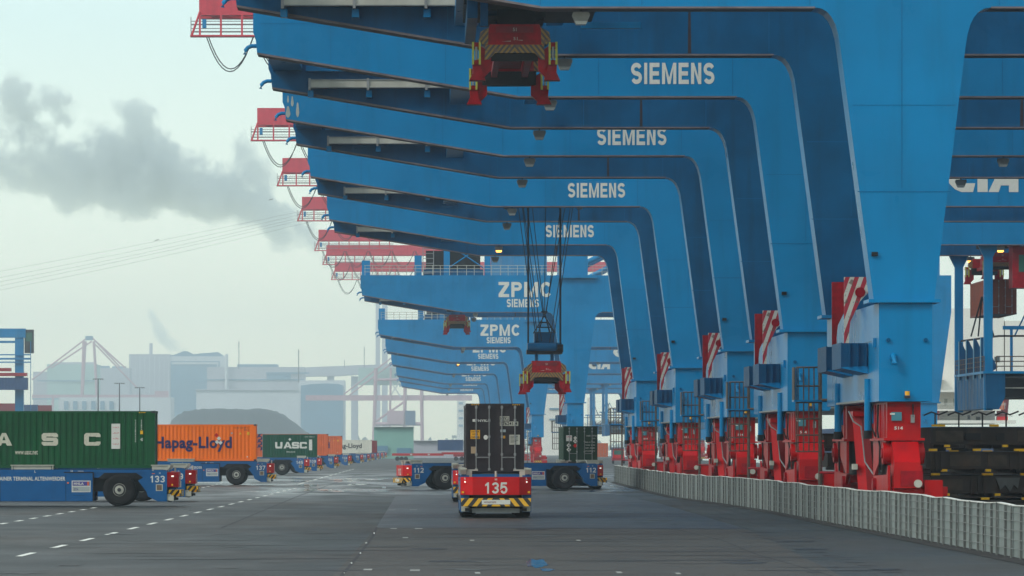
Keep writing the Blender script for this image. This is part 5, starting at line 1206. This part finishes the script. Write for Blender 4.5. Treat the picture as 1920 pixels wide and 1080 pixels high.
# pedestal stacks under the raised left yard boxes
for (x1, Yy, zb, m, lb) in ((35, 1250, CH+(VY-775)*1250/F, 'teal', 'lower stack of boxes beneath the red yard container'), (96, 1310, CH+(VY-772)*1300/F, 'bldg', 'lower stack of boxes beneath the dark yard containers')):
    q = MB(); X1 = (x1-VX)*Yy/F
    for k in range(4): q.box(X1-14, X1, Yy+.1, Yy+2.4, .01+k*(zb-.05)/4, (k+1)*(zb-.05)/4-.05, m); q.box(X1-14.02, X1+.02, Yy+.05, Yy+.3, (k+1)*(zb-.05)/4-.2, (k+1)*(zb-.05)/4-.06, 'dgrey')
    thing(q, 'container_stack', lb, 'container stack')
# red trailer
Yq = 1100; q0 = empty('flat_trailer', ((800-VX)*Yq/F, Yq, 0), 'long empty red gooseneck trailer in the haze left of carrier 135', 'trailer'); org = tuple(q0.location)
q = MB(org); bbox(q, 735, 832, 850, 854.5, Yq, 2.4, 'agvred'); bbox(q, 828, 870, 848, 852, Yq, 2.4, 'agvred'); bbox(q, 850, 872, 852.1, 856, Yq, 2.4, 'sred'); q.build('frame', q0)
for px in (745, 753, 761, 855, 866):
    q = MB(org); q.cyl(((px-VX)*Yq/F, Yq+.3, .5), 'y', .5, .5, 'rubber', 16); q.build('wheel', q0)
q = MB(org)
for px in (769, 802): bbox(q, px, px+4, 851, 853.5, Yq-.05, .04, 'white')
q.build('reflector', q0)
# small red tractors far right gap
for i, (px, Yq, lb) in enumerate(((1160, 900, 'small red terminal tractor near the fence end'), (1192, 860, 'second small red terminal tractor between the crane legs'))):
    X = (px-VX)*Yq/F; root = empty('terminal_tractor', (X, Yq, 0), lb, 'tractor', 'small red tractors in the haze'); org = (X, Yq, 0)
    q = MB(org); q.box(X-1.2, X+1.2, Yq, Yq+4, .6, 1.1, 'sred'); q.prism([(X-1.1, 1.1), (X+1.1, 1.1), (X+1.0, 2.8), (X-1.0, 2.8)], 'y', Yq, Yq+1.6, 'agvred'); q.build('body', root)
    q = MB(org); q.box(X-.9, X+.9, Yq-.03, Yq-.005, 1.7, 2.5, 'glass'); q.build('windscreen', root)
    for sx in (-1, 1):
        q = MB(org); q.cyl((X+sx*1.0, Yq+.8, .5), 'x', .5, .35, 'rubber', 16); q.build('wheel', root)
# far trees along the shore
tl = MB(); r = random.Random(3)
for i in range(6500):
    X = r.uniform(-900, 1050); Y = r.uniform(5900, 6400); hh = 7+5*math.sin(X*.05)+4*math.sin(X*.21+1)+3*math.sin(X*.6)
    z = r.random()**.6*max(3, hh); s_ = r.uniform(2.0, 4.5); a = r.uniform(0, 6.28)
    dx, dy = math.cos(a)*s_, math.sin(a)*s_
    tl.raw([(X-dx, Y-dy, z-s_*.4), (X+dx, Y+dy, z-s_*.3), (X+dy*.4, Y-dx*.4, z+s_)], [(0, 1, 2)], 'treeg')
tl.build('treeline', kind='stuff', label='far off hazy line of trees along the horizon', category='trees')

# ================================================================ HAZE
hm = bpy.data.materials.new('haze_air'); hm.use_nodes = True; n = hm.node_tree; n.nodes.clear()
o_ = n.nodes.new('ShaderNodeOutputMaterial'); pv = n.nodes.new('ShaderNodeVolumePrincipled')
pv.inputs['Color'].default_value = (.86, .95, 1.0, 1); pv.inputs['Density'].default_value = .00020; pv.inputs['Anisotropy'].default_value = .72
n.links.new(pv.outputs[0], o_.inputs['Volume'])
hb = MB(); hb.box(-1500, 1500, -100, 6900, -6, 190, hm); hz_ = hb.build('haze', kind='stuff')
# smoke plumes (volumes behind the haze)
def smoke(name, lumps, Y, dens, scale, label, amp=1.0, lo=.16, hi=.55):
    """box of air whose density follows a few soft puffs broken up by turbulence"""
    s_ = Y/F; xs = [(p[0]-VX)*s_ for p in lumps]; zs = [CH+(VY-p[1])*s_ for p in lumps]; rm = max(p[2] for p in lumps)*s_
    b = MB(); m = bpy.data.materials.new(name); m.use_nodes = True; n = m.node_tree; n.nodes.clear()
    b.box(min(xs)-rm, max(xs)+rm*.6, Y-rm*1.1, Y+rm*1.1, min(zs)-rm*.7, max(zs)+rm*.9, m)
    L_ = n.links.new
    def N(t, **k):
        q = n.nodes.new(t)
        for a, v_ in k.items(): setattr(q, a, v_)
        return q
    o2 = N('ShaderNodeOutputMaterial'); pv = N('ShaderNodeVolumePrincipled'); pv.inputs['Color'].default_value = (.60, .67, .70, 1)
    g = N('ShaderNodeNewGeometry'); acc = None
    nw = N('ShaderNodeTexNoise'); nw.inputs['Scale'].default_value = scale*.6; nw.inputs['Detail'].default_value = 2
    L_(g.outputs['Position'], nw.inputs['Vector'])
    wsub = N('ShaderNodeVectorMath', operation='SUBTRACT'); wsub.inputs[1].default_value = (.5, .5, .5); L_(nw.outputs['Color'], wsub.inputs[0])
    wsc = N('ShaderNodeVectorMath', operation='SCALE'); wsc.inputs['Scale'].default_value = rm*.9; L_(wsub.outputs[0], wsc.inputs[0])
    wad = N('ShaderNodeVectorMath', operation='ADD'); L_(g.outputs['Position'], wad.inputs[0]); L_(wsc.outputs[0], wad.inputs[1])
    for (px, py, rx, ry) in lumps:
        sb = N('ShaderNodeVectorMath', operation='SUBTRACT'); L_(wad.outputs[0], sb.inputs[0]); sb.inputs[1].default_value = ((px-VX)*s_, Y, CH+(VY-py)*s_)
        ml = N('ShaderNodeVectorMath', operation='MULTIPLY'); L_(sb.outputs[0], ml.inputs[0]); ml.inputs[1].default_value = (1/(rx*s_), 1/(min(rx, ry)*1.1*s_), 1/(ry*s_))
        ln = N('ShaderNodeVectorMath', operation='LENGTH'); L_(ml.outputs[0], ln.inputs[0])
        mr_ = N('ShaderNodeMath', operation='SUBTRACT', use_clamp=True); mr_.inputs[0].default_value = 1; L_(ln.outputs['Value'], mr_.inputs[1])
        if acc is None: acc = mr_.outputs[0]
        else:
            ad = N('ShaderNodeMath', operation='ADD'); L_(acc, ad.inputs[0]); L_(mr_.outputs[0], ad.inputs[1]); acc = ad.outputs[0]
    nz = N('ShaderNodeTexNoise'); nz.inputs['Scale'].default_value = scale*1.6; nz.inputs['Detail'].default_value = 7; nz.inputs['Roughness'].default_value = .6
    L_(g.outputs['Position'], nz.inputs['Vector'])
    mn = N('ShaderNodeMath', operation='MULTIPLY_ADD'); L_(nz.outputs['Fac'], mn.inputs[0]); mn.inputs[1].default_value = amp; mn.inputs[2].default_value = -amp*.55
    ad = N('ShaderNodeMath', operation='ADD'); L_(acc, ad.inputs[0]); L_(mn.outputs[0], ad.inputs[1])
    mr_ = N('ShaderNodeMapRange', interpolation_type='SMOOTHSTEP'); mr_.inputs[1].default_value = lo; mr_.inputs[2].default_value = hi; mr_.inputs[3].default_value = 0; mr_.inputs[4].default_value = dens
    L_(ad.outputs[0], mr_.inputs[0]); L_(mr_.outputs[0], pv.inputs['Density']); L_(pv.outputs[0], o2.inputs['Volume'])
    return b.build(name, kind='stuff', label=label, category='smoke')
smoke('smoke_plume', [(660, 492, 90, 26), (590, 452, 95, 42), (520, 412, 105, 64), (440, 378, 115, 78), (350, 345, 120, 92), (268, 300, 95, 112), (264, 218, 52, 66), (230, 355, 100, 80), (140, 350, 95, 62), (60, 352, 105, 55),
  (450, 278, 36, 44), (482, 312, 52, 44), (185, 290, 75, 62), (50, 215, 85, 70), (100, 290, 80, 60), (-20, 310, 105, 100), (20, 180, 55, 50), (125, 195, 45, 48)], 7600, .044, .020, 'wide grey smoke plume drifting across the pale sky', 2.1, .30, .62)
smoke('smoke_wisp', [(335, 655, 26, 12), (318, 645, 24, 18), (302, 628, 20, 22), (292, 608, 16, 20), (282, 590, 14, 16)], 7300, .06, .06, 'thin smoke wisp rising above the power station', 1.0, .1, .7)
